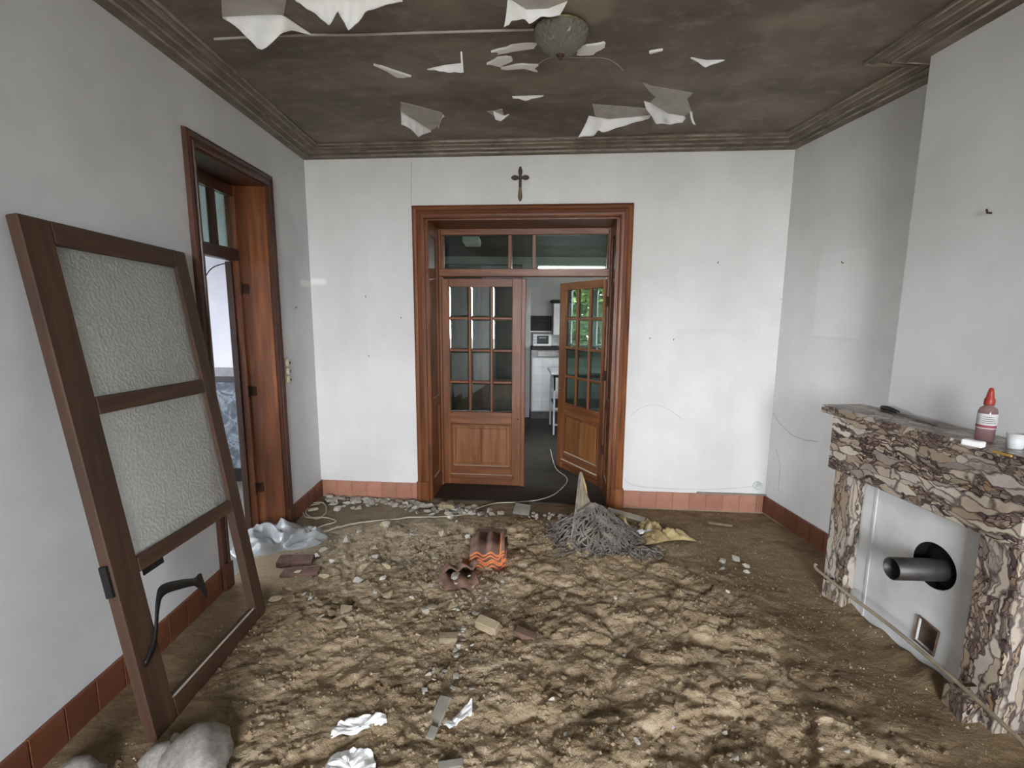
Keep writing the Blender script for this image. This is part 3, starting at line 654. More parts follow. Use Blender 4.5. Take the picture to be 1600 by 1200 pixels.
# ------------------------------------------------------------------ ceiling lamp
lp = thing(empty('ceiling_lamp', Vector((.218, 2.42, 2.84))), 'cut-glass bowl ceiling lamp hanging among peeling paper', 'lamp')
bm = new(); n = 40; prof_l = [(.126, .108), (.127, .100), (.117, .080), (.102, .060), (.084, .042), (.062, .026), (.040, .014), (.018, .008)]
rings = []
for q, (r, z) in enumerate(prof_l):
    rings.append([bm.verts.new(((r+(.0035 if (k+q) % 2 else -.0025))*cos(2*pi*k/n), (r+(.0035 if (k+q) % 2 else -.0025))*sin(2*pi*k/n), z+(.003 if k % 2 and q < 2 else 0))) for k in range(n)])
for A, B in zip(rings, rings[1:]):
    for k in range(n):
        a_, b_, c_, d_ = A[k], A[(k+1) % n], B[(k+1) % n], B[k]
        if (k+rings.index(A)) % 2: bm.faces.new((a_, b_, d_)); bm.faces.new((b_, c_, d_))
        else: bm.faces.new((a_, b_, c_)); bm.faces.new((a_, c_, d_))
obj('glass_bowl', bm, glass('cut_glass', '#a9ada4', 1.6, .08, opaque=.6, ocol='#b4b4aa'), lp)
bm = new(); lathe(bm, [(.120, .104), (.126, .109), (.126, .116), (.05, .1255), (.03, .126)], 32); obj('rim', bm, BRASS, lp, smooth=True)
bm = new(); lathe(bm, [(.003, -.012), (.009, -.006), (.006, 0), (.020, .006), (.022, .012), (.010, .018), (.003, .02)], 20); obj('finial', bm, pm('dark_brass', '#33231a', '#5a3d2a', 14, .5, .1, metal=.5), lp, smooth=True)
bm = new(); lathe(bm, [(.04, .10), (.042, .11), (.042, .1255), (.02, .1258)], 20); obj('ceiling_rose', bm, BRASS, lp)

# ------------------------------------------------------------------ paper peeling off the ceiling
def q1(pts): return [(x/2.5, y/2.5) for x, y in pts]
def q2(pts): return [(560+x/2.667, y/2.667) for x, y in pts]
def resample(P, n):
    P = [Vector((a, b)) for a, b in P]; L = [0]
    for a, b in zip(P, P[1:]): L.append(L[-1]+(b-a).length)
    out = []
    for k in range(n):
        s = L[-1]*k/(n-1); i = max(j for j in range(len(P)-1) if L[j] <= s+1e-9); f = (s-L[i])/max(L[i+1]-L[i], 1e-9); out.append(P[i].lerp(P[i+1], min(f, 1)))
    return out
def peel(label, patch, att, free, drop, curl=1.0, n=22, rows=7):
    """patch: outline on the ceiling left bare; att/free: edges of the flap that hangs from it"""
    c0 = at_z(*att[len(att)//2], ZCEIL); root = thing(empty('peeling_paper', c0), label, 'peeling paper', 'paper flaps peeling off the ceiling'); I = Matrix.Translation(c0).inverted()
    if patch:
        bm = new(); P = [at_z(a, b, ZCEIL-.003) for a, b in patch]
        f = bm.faces.new([bm.verts.new(v) for v in P]); r = bmesh.ops.extrude_face_region(bm, geom=[f])
        for v in [g for g in r['geom'] if isinstance(g, bmesh.types.BMVert)]: v.co.z = ZCEIL+.002
        obj('bare_patch', bm, PLASTER, root, I)
    A = [at_z(p.x, p.y, ZCEIL-.004) for p in resample(att, n)]; F2 = resample(free, n)
    bm = new(); G = []
    for i in range(n):
        f0 = at_z(F2[i].x, F2[i].y, ZCEIL-.004); fr = at_y(F2[i].x, F2[i].y, A[i].y+(f0.y-A[i].y)*(.08+.05*sin(i*1.1))); row = []
        for k in range(rows):
            s = k/(rows-1); v = A[i].lerp(fr, s); v.z = A[i].z+(fr.z-A[i].z)*(s**.8 if curl > 0 else s**1.6)+.002*sin(i*.9+k)*s; v.y += .012*sin(pi*s)*curl; row.append(bm.verts.new(v))
        G.append(row)
    for i in range(n-1):
        for k in range(rows-1): bm.faces.new((G[i][k], G[i+1][k], G[i+1][k+1], G[i][k+1]))
    o = obj('hanging_flap', bm, PAPER, root, I, smooth=True); sm = o.modifiers.new('thickness', 'SOLIDIFY'); sm.thickness = .0015
peel('big white paper flap hanging from the ceiling at upper left', q1([(862, -40), (1125, -40), (1108, 62), (868, 66)]), q1([(868, 66), (985, 60), (1105, 58), (1215, 132)]), q1([(870, 70), (930, 112), (985, 165), (1010, 197), (1030, 195), (1100, 130), (1140, 118), (1217, 136)]), .16)
peel('wide jagged white paper flap with two points at the top edge', q1([(1120, -60), (1600, -60), (1570, -8), (1150, -4)]), q1([(1150, -4), (1290, -6), (1430, -6), (1570, -2)]), q1([(1152, 0), (1200, 35), (1240, 60), (1285, 102), (1320, 45), (1360, 118), (1400, 90), (1420, 50), (1500, 20), (1572, 1)]), .12, n=60)
peel('white curled paper flap beside the ceiling lamp', q2([(622, -30), (880, -30), (872, 2), (840, 60), (640, 60)]), q2([(622, -10), (700, 40), (790, 36), (868, 5)]), q2([(606, 113), (628, 106), (640, 85), (690, 80), (712, 100), (760, 72), (840, 66), (872, 3)]), .09, n=30)
peel('white paper flap below a grey patch, left of the ceiling centre', q2([(175, 425), (350, 470), (332, 526), (300, 545), (176, 465)]), q2([(176, 465), (235, 500), (302, 545)]), q2([(178, 520), (215, 535), (250, 571), (301, 548)]), .10)
peel('narrow curl at the right of the grey ceiling patch', None, q2([(352, 474), (332, 528)]), q2([(362, 485), (345, 490), (334, 531)]), .03, n=8)
peel('smallest paper curl near the middle of the ceiling', q2([(535, 465), (562, 463), (600, 455), (606, 480), (575, 490)]), q2([(562, 463), (606, 482), (626, 475)]), q2([(572, 500), (592, 507), (628, 476)]), .04, n=10)
peel('long white paper flap reaching left toward the cross', q2([(975, 435), (1205, 452), (1215, 482), (1010, 497), (985, 480)]), q2([(960, 482), (1040, 496), (1140, 488), (1220, 478)]), q2([(915, 572), (980, 566), (1000, 542), (1015, 553), (1050, 543), (1120, 520), (1212, 494)]), .10, n=30)
peel('torn white paper flap beneath a holed grey patch, ceiling right', q2([(1185, 345), (1220, 360), (1395, 388), (1370, 412), (1388, 462), (1360, 482), (1290, 475), (1215, 430), (1240, 405), (1215, 385)]), q2([(1190, 420), (1215, 428), (1290, 472), (1362, 484)]), q2([(1212, 470), (1240, 516), (1300, 518), (1350, 511), (1365, 490)]), .09)
peel('thin torn sliver hanging at the ceiling right', None, q2([(1380, 460), (1392, 466)]), q2([(1398, 520), (1408, 522)]), .05, n=6)
peel('lifted white paper lip near the ceiling lamp, left side', None, q2([(285, 287), (360, 270), (432, 262)]), q2([(300, 288), (365, 302), (434, 303)]), .05)
peel('upright paper sliver left of the ceiling lamp', None, q2([(425, 215), (432, 215)]), q2([(428, 302), (438, 303)]), .06, n=6)
peel('small grey paper lip at the far right of the ceiling', None, q2([(1385, 237), (1450, 250), (1525, 248)]), q2([(1388, 239), (1445, 282), (1527, 250)]), .05, n=16)
peel('shallow curved paper lip in the ceiling centre', None, q2([(640, 400), (705, 398), (772, 396)]), q2([(645, 408), (700, 420), (770, 400)]), .02, n=16)
for lab, pts in (('flaked white plaster patch left of the lamp', [(560, 215), (640, 190), (735, 178), (738, 200), (640, 215), (580, 225)]), ('flaked white plaster patch right of the lamp', [(905, 210), (950, 190), (1020, 178), (1028, 195), (980, 228), (920, 232)]),
                 ('ragged white flake strip under the lamp', [(530, 265), (580, 240), (630, 236), (640, 252), (590, 275), (560, 268)]), ('thin white flake below the lamp', [(600, 280), (680, 268), (745, 272), (750, 300), (690, 284), (605, 290)]),
                 ('thin white flake at the far right of the lamp', [(1213, 215), (1265, 207), (1267, 211), (1215, 223)]), ('streaky white flakes at the left of the ceiling', [(50, 265), (90, 275), (170, 300), (235, 322), (160, 322), (120, 295)])):
    P = [at_z(a, b, ZCEIL-.006) for a, b in q2(pts)]; c0 = sum(P, Vector())/len(P); bm = new(); out = []
    for i, p in enumerate(P):
        q = P[(i+1) % len(P)]
        for s in (0, .33, .66): v = p.lerp(q, s); out.append(v+(c0-v)*random.uniform(-.12, .22))
    prism(bm, [(v.x-c0.x, v.y-c0.y) for v in out], -.004, .008); thing(obj('plaster_flake', bm, PAPER, M=Matrix.Translation((c0.x, c0.y, ZCEIL-.006))), lab, 'plaster flake', 'flakes on the ceiling')
P = [at_z(a, b, ZCEIL-.004) for a, b in ((335, 61), (450, 55), (560, 54), (700, 50), (838, 46))]; bm = new(); tube(bm, smooth_pts(P, 4), .006, 6)
obj('lifted_seam', bm, PLASTER, ceil); 
P = [at_z(a, b, ZCEIL-.001) for a, b in q2([(745, 270), (800, 240), (900, 240), (1020, 242), (1070, 262), (1105, 295)])]; bm = new(); tube(bm, smooth_pts(P, 4), .0022, 4); obj('crack', bm, PLASTER, ceil)

# ------------------------------------------------------------------ on the walls
p = FB.px(813, 287); cm = FB.M @ T(p.x, 0, p.z-.005)
cx = thing(empty('wooden_cross', cm), 'dark wooden cross with pointed lobed ends above the double door', 'cross')
CRM = wood('cross_wood', '#24170f', '#4a3527', '#6e5644', 2, .5)
def lobe(pts): return [(x, z) for x, z in pts]+[(-x, z) for x, z in pts[::-1] if x > .0005]
SW = Matrix(((1, 0, 0, 0), (0, 0, 1, 0), (0, 1, 0, 0), (0, 0, 0, 1)))
up = lobe([(0, -.135), (.010, -.125), (.016, -.105), (.017, -.095), (.0105, -.035), (.0115, -.01), (.011, .035), (.009, .062), (.016, .085), (.016, .105), (.008, .128), (0, .135)])
bm = new(); prism(bm, up, -.018, -.002, SW); obj('upright', bm, CRM, cx, bevel=.003)
ar = [(x, z) for z, x in lobe([(0, -.075), (.012, -.064), (.019, -.046), (.017, -.032), (.010, -.015), (.010, .015), (.017, .032), (.019, .046), (.012, .064), (0, .075)])]
bm = new(); prism(bm, [(x, z+.048) for x, z in ar], -.021, -.003, SW); obj('crossbar', bm, CRM, cx, bevel=.003)
bm = new(); prism(bm, [(.006, -.03), (-.006, -.03), (-.004, -.12), (0, -.128), (.004, -.12)], -.022, -.018, SW); obj('inlay', bm, BRASS, cx)
# nails
NS = [(FB, 572, 464, 'bent nail in the back wall, left of the double door, highest'), (FB, 627, 497, 'nail in the back wall nearest the left door casing'), (FB, 577, 557, 'nail in the back wall, left of the double door, lowest'),
      (FB, 1121, 411, 'nail at the top of the faint square on the back wall'), (FB, 1015, 529, 'nail in the back wall nearest the right door casing'), (FB, 1052, 531, 'short nail below the faint square on the back wall'),
      (FR, 1318, 411, 'nail above the faint rectangle on the right wall'), (FL, 461, 481, 'nail in the narrow wall beside the side door')]
FC = Frame((C1.x, C1.y), (C2.x, C2.y))
NS.append((FC, 1549, 333, 'black nail in the chimney breast above the bottle'))
for F, a, b, lab in NS:
    p = F.px(a, b); bm = new(); s = 1.6 if F is FC else 1.0
    tube(bm, [(p.x, 0, p.z), (p.x, -.012*s, p.z+.001), (p.x+.001, -.016*s, p.z+.010*s)], .0028*s, 6); thing(obj('nail', bm, RUST, M=F.M), lab, 'nail', 'nails left in the walls')
def crack(F, pts, par, r=.0016):
    P = [F.px(a, b) for a, b in pts]; P = [Vector((p.x, 0, p.z)) for p in P]
    out = []
    for p in smooth_pts(P, 4): out.append(p+Vector((random.uniform(-.003, .003), 0, random.uniform(-.003, .003))))
    bm = new(); tube(bm, out, r, 4); obj('crack', bm, pm('crack_line', '#6f6b64', '#8d8982', 10) if not bpy.data.materials.get('crack_line') else bpy.data.materials['crack_line'], par)
crack(FR, [(1208, 645), (1217, 660), (1238, 680), (1262, 688), (1279, 690)], wall_r)
crack(FR, [(1212, 700), (1219, 730), (1216, 762), (1220, 768)], wall_r, .001)
crack(FB, [(985, 650), (1000, 638), (1022, 632), (1045, 640), (1065, 655)], wall_b, .0007)
crack(FB, [(643, 253), (642, 326)], wall_b, .0012)
for z in (466, 533, 583): crack(FB, [(1219, z+2), (1226, z)], wall_b, .001)
CORDW = pm('white_flex', '#c4c2ba', '#dad8d2', 8, .5, .03)
# round wall socket with its flex
p = FB.px(1183, 758); sk = thing(empty('wall_socket', FB.M @ T(p.x, 0, p.z)), 'round white wall socket above the skirting in the right corner', 'socket')
RX = Matrix.Rotation(pi/2, 4, 'X')
bm = new(); lathe(bm, [(.030, 0), (.036, .002), (.036, .018), (.030, .026), (.024, .026), (.022, .018), (.001, .018)], 28, RX); obj('housing', bm, WHITE, sk, smooth=True)
for x in (-.009, .009):
    bm = new(); lathe(bm, [(.003, .0178), (.003, .0190)], 10, T(x, 0, 0) @ RX); obj('pin_hole', bm, BLACK, sk)
P = [FB.px(a, b) for a, b in ((976, 748), (985, 756), (1010, 761), (1060, 764), (1120, 764), (1165, 761), (1176, 759))]; P = [Vector((q.x, -.004, q.z)) for q in P]
bm = new(); tube(bm, smooth_pts(P, 4), .0022, 6); thing(obj('socket_flex', bm, CORDW, M=FB.M), 'thin white flex along the back wall to the round socket', 'cable')
# triple switch beside the side door
sp_ = FL.px(447, 580); sx_ = max(sp_.x, LA1+.135); ls = thing(empty('light_switch', FL.M @ T(sx_, 0, sp_.z)), 'cream triple light switch on the wall beside the side door', 'light switch')
bx('back_plate', (-.034, -.010, -.10), (.034, 0, .10), pm('cream_bakelite', '#b8ad95', '#cbc1ab', 8, .4, .03), ls, bevel=.004)
for z in (-.065, 0, .065):
    bm = new(); lathe(bm, [(.029, .008), (.030, .016), (.022, .026), (.008, .03), (.002, .03)], 22, T(0, 0, z) @ RX); k = obj('switch_dial', bm, bpy.data.materials['cream_bakelite'], ls, smooth=True)
    bx('toggle', (-.004, -.036, z-.01), (.004, -.028, z+.01), BPLAST, k)

# ------------------------------------------------------------------ rubble: single stones
def stone_mesh(seed, flat):
    r = random.Random(seed); bm = new()
    for _ in range(13):
        v = Vector((r.gauss(0, 1), r.gauss(0, 1), r.gauss(0, 1))).normalized(); bm.verts.new((v.x*r.uniform(.8, 1.05), v.y*r.uniform(.6, .9), v.z*flat*r.uniform(.8, 1)))
    res = bmesh.ops.convex_hull(bm, input=bm.verts[:]); junk = [g for g in res['geom_interior'] if isinstance(g, bmesh.types.BMVert)]
    if junk: bmesh.ops.delete(bm, geom=junk, context='VERTS')
    return mesh_of(bm, 'stone')
SM = {}
for nm, m, fl in (('pale', STONE, .6), ('tan', TSTONE, .5), ('grey', GSTONE, .65)):
    SM[nm] = [stone_mesh(hash(nm) % 97 if False else (len(nm)*100+k), fl*(1 if k % 2 else .6)) for k in range(8)]
    for me_ in SM[nm]: me_.materials.append(m)
def put_stone(kind, x, y, s, label, group, name='stone', sink=.25, dz=0, tilt=.5, cat='stone'):
    hh, cc, _d = soil(np.array([x]), np.array([y])); z = float(hh[0]); y -= .45*float(cc[0]); x -= .1*float(cc[0]); M = T(x, y, z+s*.38*(1-sink)+dz) @ Matrix.Rotation(random.uniform(0, 6.28), 4, 'Z') @ Matrix.Rotation(random.uniform(-tilt, tilt), 4, 'X') @ Matrix.Diagonal((s, s, s, 1))
    return thing(obj(name, random.choice(SM[kind]), None, M=M), label, cat, group)
wy = lambda x: 4.14-.0825*(x+1.735)        # line of the back wall
for k in range(118):
    x = random.uniform(-1.64, -.80) if k < 85 else random.uniform(-.95, -.30); y = wy(x)-.045-abs(random.gauss(0, .10)) if x < -.85 else wy(x)-.10-abs(random.gauss(0, .11))
    put_stone('pale', x, y, random.uniform(.018, .048), 'pale angular stone in the rubble band along the back wall skirting', 'rubble along the back wall', dz=random.choice((0, 0, .012)))
for k in range(34):
    x = random.gauss(-.42, .14); put_stone('pale', x, wy(x)-.28+random.gauss(0, .05), random.uniform(.018, .045), 'pale broken stone heaped before the closed door leaf', 'rubble before the double door', dz=random.choice((0, .015)))
for k in range(26):
    x = random.uniform(.10, .55); put_stone('pale', x, wy(x)-.30+random.gauss(0, .05), random.uniform(.012, .032), 'pale stone chip on the soil before the open door leaf', 'chips before the open leaf')
for k in range(70):
    x = random.uniform(-1.35, -.25); put_stone('tan' if k % 3 else 'pale', x, random.uniform(2.25, 3.6), random.uniform(.018, .05), 'flat sandy stone scattered in the left half of the soil' if k % 3 else 'whitish angular stone scattered in the left half of the soil', 'stones in the left soil')
for k in range(70):
    s = random.random(); x = -.16+random.gauss(0, .08)-.12*s; put_stone('pale', x, 2.75-.95*s, random.uniform(.010, .022), 'small pale chip in the gravel streak below the roof tiles', 'gravel streak')
for k in range(60):
    x = random.uniform(-.3, 1.3); put_stone('tan' if k % 2 else 'pale', x, random.uniform(1.35, 2.6), random.uniform(.008, .020), 'small sandy pebble in the right half of the soil' if k % 2 else 'small white pebble in the right half of the soil', 'pebbles in the right soil', 'pebble', cat='pebble')
def big_stone(kind, px, py, s, label, dz=0, name='stone'):
    p = at_z(px, py, .03); return put_stone(kind, p.x, p.y, s, label, None, name, dz=dz, tilt=.3)
def rock_mesh(seed):
    r = random.Random(seed); bm = new(); bmesh.ops.create_icosphere(bm, subdivisions=3, radius=1)
    for v in bm.verts:
        p_ = v.co; q_ = float(perlin(np.array([p_.x*1.3+seed]), np.array([p_.y*1.3+p_.z*1.7]))[0])+.35*float(perlin(np.array([p_.x*4+seed]), np.array([p_.y*4+p_.z*3]))[0])
        v.co = Vector((p_.x, p_.y*.75, p_.z*.62))*(1+.42*q_)
    m = mesh_of(bm, 'rock', True); m.materials.append(GSTONE); return m
SM['rock'] = [rock_mesh(k) for k in (3, 8, 12)]
big_stone('tan', 697, 793, .085, 'large sandy boulder in the rubble before the closed door leaf', .02)
big_stone('tan', 724, 789, .065, 'sandy wedge of stone leaning on the large boulder', .03)
big_stone('pale', 676, 800, .045, 'whitish stone left of the large boulder')
big_stone('pale', 552, 768, .045, 'rounded beige stone against the back skirting', .03)
big_stone('rock', 318, 1195, .135, 'largest grey rock at the lower left corner of the floor', .0, 'rock')
big_stone('rock', 262, 1192, .085, 'grey rock between the leaning door and the largest rock', .0, 'rock')
big_stone('rock', 120, 1222, .10, 'grey rock at the lower left below the skirting', .0, 'rock')
big_stone('pale', 278, 1150, .022, 'small white chip lying on the soil behind the grey rocks', .01)
for k, (a, b, s) in enumerate(((1128, 876, .03), (1150, 872, .035), (1165, 882, .03), (1128, 888, .02), (1166, 892, .022))):
    big_stone('pale' if k % 2 == 0 else 'grey', a, b, s, ['white stone at the left of the small rubble heap by the hearth', 'grey stone on top of the small rubble heap by the hearth', 'white stone at the right of the rubble heap by the hearth', 'small grey stone at the front of the rubble heap by the hearth', 'small white stone at the right front of the hearth rubble'][k], .01)
# grit too small to count
bm = new(); gv = []; gf = []
tet = np.array([(1, 0, -.4), (-.5, .87, -.4), (-.5, -.87, -.4), (0, 0, .8), (.3, -.2, .6)])
for k in range(5200):
    x = random.uniform(-1.55, 1.9); y = random.uniform(1.0, 3.9) if k % 3 else random.gauss(2.2, .5)
    if k % 6 == 0: x = -.18+random.gauss(0, .12); y = random.uniform(1.8, 2.8)
    if k % 11 == 0: x = random.uniform(-1.6, -.3); y = wy(x)-abs(random.gauss(.08, .10))
    if not .9 < y < wy(x)-.03: continue
    s = random.uniform(.0015, .0055)*(1 if random.random() < .9 else 1.6); ang = random.uniform(0, 6.28); z = soil_h(x, y) if False else 0
    gv.append((x, y, s, ang))
ga = np.array(gv); gh = soil(ga[:, 0], ga[:, 1]); gz = gh[0]; gyy = ga[:, 1]-.45*gh[1]; gxx = ga[:, 0]-.1*gh[1]
ca, sa = np.cos(ga[:, 3]), np.sin(ga[:, 3]); vv = np.zeros((len(ga), 4, 3))
for i in range(4):
    jx = rng.uniform(.6, 1.3, len(ga))
    vv[:, i, 0] = gxx+ga[:, 2]*jx*(tet[i, 0]*ca-tet[i, 1]*sa); vv[:, i, 1] = gyy+ga[:, 2]*jx*(tet[i, 0]*sa+tet[i, 1]*ca); vv[:, i, 2] = gz+ga[:, 2]*(tet[i, 2]+.25)
bb = np.arange(len(ga))[:, None]*4; ff = np.concatenate([bb+np.array(q) for q in ((0, 1, 3), (1, 2, 3), (2, 0, 3), (0, 2, 1))])
me_ = bpy.data.meshes.new('grit'); me_.from_pydata(vv.reshape(-1, 3).tolist(), [], ff.tolist()); 
thing(obj('grit', me_, pm('grit_stone', '#93836a', '#b5a78e', 40, .9, 0), kind='stuff'), 'fine pale grit strewn over the dug soil', 'grit')
bm.free()
# crumbs of the same soil
oc = np.array([(1, 0, 0), (0, 1, 0), (-1, 0, 0), (0, -1, 0), (0, 0, .8), (0, 0, -.8)]); of = np.array([(0, 1, 4), (1, 2, 4), (2, 3, 4), (3, 0, 4), (1, 0, 5), (2, 1, 5), (3, 2, 5), (0, 3, 5)])
NC = 12000; kx = rng.uniform(-1.45, 1.75, NC); ky = 1.0+2.6*rng.random(NC)**1.3; ks = .004+.011*rng.random(NC)**3; keep = rng.random(NC) < np.clip(1.15-np.abs(kx-.1)/1.9, .15, 1); kx, ky, ks = kx[keep], ky[keep], ks[keep]; NC = len(kx)
kh = soil(kx, ky); an = rng.random(NC)*6.28; cv = np.zeros((NC, 6, 3)); j_ = rng.uniform(.6, 1.25, (NC, 6))
cv[:, :, 0] = (kx-.1*kh[1])[:, None]+ks[:, None]*j_*(oc[:, 0]*np.cos(an)[:, None]-oc[:, 1]*np.sin(an)[:, None])
cv[:, :, 1] = (ky-.45*kh[1])[:, None]+ks[:, None]*j_*(oc[:, 0]*np.sin(an)[:, None]+oc[:, 1]*np.cos(an)[:, None])
cv[:, :, 2] = kh[0][:, None]+ks[:, None]*(j_*oc[:, 2]+.2)
me_ = bpy.data.meshes.new('crumbs'); me_.from_pydata(cv.reshape(-1, 3).tolist(), [], (of[None]+(np.arange(NC)*6)[:, None, None]).reshape(-1, 3).tolist())
thing(obj('soil_crumbs', me_, bpy.data.materials['dug_soil'], kind='stuff'), 'loose crumbs of dry soil strewn over the clods', 'soil')

# ------------------------------------------------------------------ roof tiles, bricks, boards, paper on the soil
def rtile_mesh(w=.225, l=.30, th=.013, amp=.012):
    nx, ny = 28, 2; bm = new(); top = []; bot = []
    for j in range(ny+1):
        y = -l/2+l*j/ny; a = []; b = []
        for i in range(nx+1):
            x = -w/2+w*i/nx; z = amp*cos(2*pi*(i/nx)*2.5+pi)+(.010 if i > nx-4 else 0)
            a.append(bm.verts.new((x, y, z+th))); b.append(bm.verts.new((x, y, z)))
        top.append(a); bot.append(b)
    for j in range(ny):
        for i in range(nx):
            bm.faces.new((top[j][i], top[j][i+1], top[j+1][i+1], top[j+1][i])); bm.faces.new((bot[j][i+1], bot[j][i], bot[j+1][i], bot[j+1][i+1]))
    for i in range(nx):
        bm.faces.new((bot[0][i], bot[0][i+1], top[0][i+1], top[0][i])); bm.faces.new((bot[ny][i+1], bot[ny][i], top[ny][i], top[ny][i+1]))
    for j in range(ny):
        bm.faces.new((bot[j+1][0], bot[j][0], top[j][0], top[j+1][0])); bm.faces.new((bot[j][nx], bot[j+1][nx], top[j+1][nx], top[j][nx]))
    m = mesh_of(bm, 'roof_tile', True); return m
ORANGE = pm('orange_clay', '#c4683a', '#e08a55', 14, .8, .2, 60)
OLD = pm('weathered_clay', '#55423a', '#8a6a5a', 9, .9, .3, 40)
rt_new = rtile_mesh(); rt_new.materials.append(ORANGE); rt_new.materials.append(OLD)
for pg in rt_new.polygons:
    if pg.normal.z > .5 and abs(pg.normal.y) < .5: pg.material_index = 1
base = at_z(762, 884, .04); zz = soil_h(base.x, base.y+.12)+.004
names = ['lowest', 'second from the bottom', 'middle', 'second from the top', 'topmost']
for k in range(5):
    M = T(base.x+(.012, .004, .010, -.010, -.004)[k], base.y+.15+(.0, .008, -.004, .006, .01)[k], zz+.0215*k) @ Matrix.Rotation(R((-2, 1, -1, 2, 0)[k]), 4, 'Z')
    thing(obj('roof_tile', rt_new, None, M=M), 'orange wavy roof tile in the neat stack on the soil, %s' % names[k], 'roof tile', 'stacked roof tiles')
bx_ = T(base.x, base.y+.30, zz) 
rt_old = rtile_mesh(.22, .22); rt_old.materials.append(OLD)
p = at_z(718, 893, .05); z = soil_h(p.x, p.y)
thing(obj('roof_tile', rt_old, None, M=T(p.x, p.y+.02, z+.045) @ Matrix.Rotation(R(12), 4, 'Z') @ Matrix.Rotation(R(-24), 4, 'X')), 'weathered brown roof tile tipped against the left of the orange stack', 'roof tile')
thing(obj('roof_tile', rt_old, None, M=T(p.x+.0, p.y-.06, z+.006) @ Matrix.Rotation(R(14), 4, 'Z')), 'weathered reddish roof tile lying flat before the tipped one', 'roof tile')
p = at_z(768, 832, .05); bm = new(); box(bm, (-.11, -.03, 0), (.11, .03, .02))
thing(obj('roof_tile_piece', bm, OLD, M=T(p.x, p.y+.02, soil_h(p.x, p.y)+.01) @ Matrix.Rotation(R(-4), 4, 'Z'), bevel=.003), 'flat brown tile fragment behind the orange tile stack', 'tile fragment')
def slab(name, px, py, sx, sy, sz, rz, mat, label, cat, tilt=(0, 0), z=.03, up=.0, bev=.004, group=None):
    p = at_z(px, py, z); bm = new(); box(bm, (-sx/2, -sy/2, 0), (sx/2, sy/2, sz))
    for v in bm.verts: v.co += Vector((random.uniform(-1, 1), random.uniform(-1, 1), 0))*min(sx, sy)*.04
    return thing(obj(name, bm, mat, M=T(p.x, p.y, soil_h(p.x, p.y)+up-.004) @ Matrix.Rotation(R(rz), 4, 'Z') @ Matrix.Rotation(R(tilt[0]), 4, 'X') @ Matrix.Rotation(R(tilt[1]), 4, 'Y'), bevel=bev), label, cat, group)
BRICK = pm('dusty_brick', '#3f2a22', '#6e544a', 10, .95, .4, 40); GREYT = pm('grey_tile', '#77736a', '#989388', 9, .8, .2)
slab('brick', 462, 874, .22, .10, .055, 8, BRICK, 'dark red brick nearest the plastic sheet at the left', 'brick', (4, 3), up=-.02)
slab('brick', 470, 892, .23, .09, .035, 4, BRICK, 'dusty mauve brick slab in front of the dark red brick', 'brick', (2, -2), up=-.008)
slab('floor_tile', 816, 795, .14, .12, .022, -12, GREYT, 'square grey floor tile with white edge before the door gap', 'tile', (18, 4), up=.03)
slab('masonry_block', 762, 990, .12, .055, .05, -28, TSTONE, 'sandy rectangular block in the middle of the soil', 'block', (14, 6), up=.005)
slab('masonry_block', 700, 1004, .09, .045, .035, 6, TSTONE, 'smaller sandy block left of the rectangular block', 'block', (6, 4), up=.0)
slab('masonry_block', 820, 1003, .11, .05, .03, -22, OLD, 'brownish block with pale end right of the rectangular block', 'block', (6, 8), up=.0)
slab('grey_board_chip', 688, 1122, .055, .11, .010, -22, GREYT, 'grey flat chip standing tilted in the near soil', 'chip', (24, -14), up=.02, bev=.002)
slab('grey_board_chip', 676, 1152, .035, .045, .010, -20, GREYT, 'small grey chip below the tilted flat chip', 'chip', (20, -6), up=.012, bev=.002)
slab('grey_board_chip', 704, 1200, .09, .03, .012, 10, GREYT, 'long greenish grey chip at the bottom edge of the photo', 'chip', (12, 0), up=.008, bev=.002)
slab('wood_lath', 1125, 815, .18, .028, .018, -12, pm('brown_lath', '#6b5844', '#9a8468', 8), 'short brown lath on dark soil before the right skirting', 'lath', (0, 3), up=.006)
slab('wood_board', 978, 809, .30, .06, .016, -24, pm('grey_board', '#7a7466', '#9c9584', 7, stretch=(1, 8, 1)), 'grey weathered board behind the yellow scraps', 'board', (8, 7), up=.045)
def sheet(name, outline, drops, label, cat, mat, z0=.05, amp=.012, n=14, th=.002, lift=0):
    """crumpled flat scrap from an outline on the ground"""
    P = [at_z(a, b, z0) for a, b in outline]; c0 = sum(P, Vector())/len(P); bm = new(); k = len(P); Rg = []
    m = 40; per = resample([(p.x, p.y) for p in P+[P[0]]], m+1)[:-1]
    cen = bm.verts.new((0, 0, 0)); rings_ = []
    for q in (.3, .55, .8, 1.0): rings_.append([bm.verts.new(((v.x-c0.x)*q, (v.y-c0.y)*q, 0)) for v in per])
    for i in range(m): bm.faces.new((cen, rings_[0][i], rings_[0][(i+1) % m]))
    for A, B in zip(rings_, rings_[1:]):
        for i in range(m): bm.faces.new((A[i], B[i], B[(i+1) % m], A[(i+1) % m]))
    bmesh.ops.triangulate(bm, faces=bm.faces[:])
    sd = random.uniform(0, 50)
    for v in bm.verts:
        x, y = v.co.x+c0.x, v.co.y+c0.y
        wv = float(perlin(np.array([x*22+sd]), np.array([y*22]))[0])+.5*float(perlin(np.array([x*50+sd]), np.array([y*50]))[0])
        v.co.z = max(soil_h(x, y)+.006, .0)+amp*(wv+.7)+lift*drops(v.co)
    o = obj(name, bm, mat, M=T(c0.x, c0.y, 0)); s = o.modifiers.new('thickness', 'SOLIDIFY'); s.thickness = th
    return thing(o, label, cat)
z_ = lambda v: 0
sheet('paper_scrap', [(514, 1152), (530, 1128), (575, 1118), (603, 1120), (605, 1132), (572, 1138), (540, 1146)], z_, 'white torn paper scrap on the near soil, upper of two', 'paper', PAPER, amp=.012)
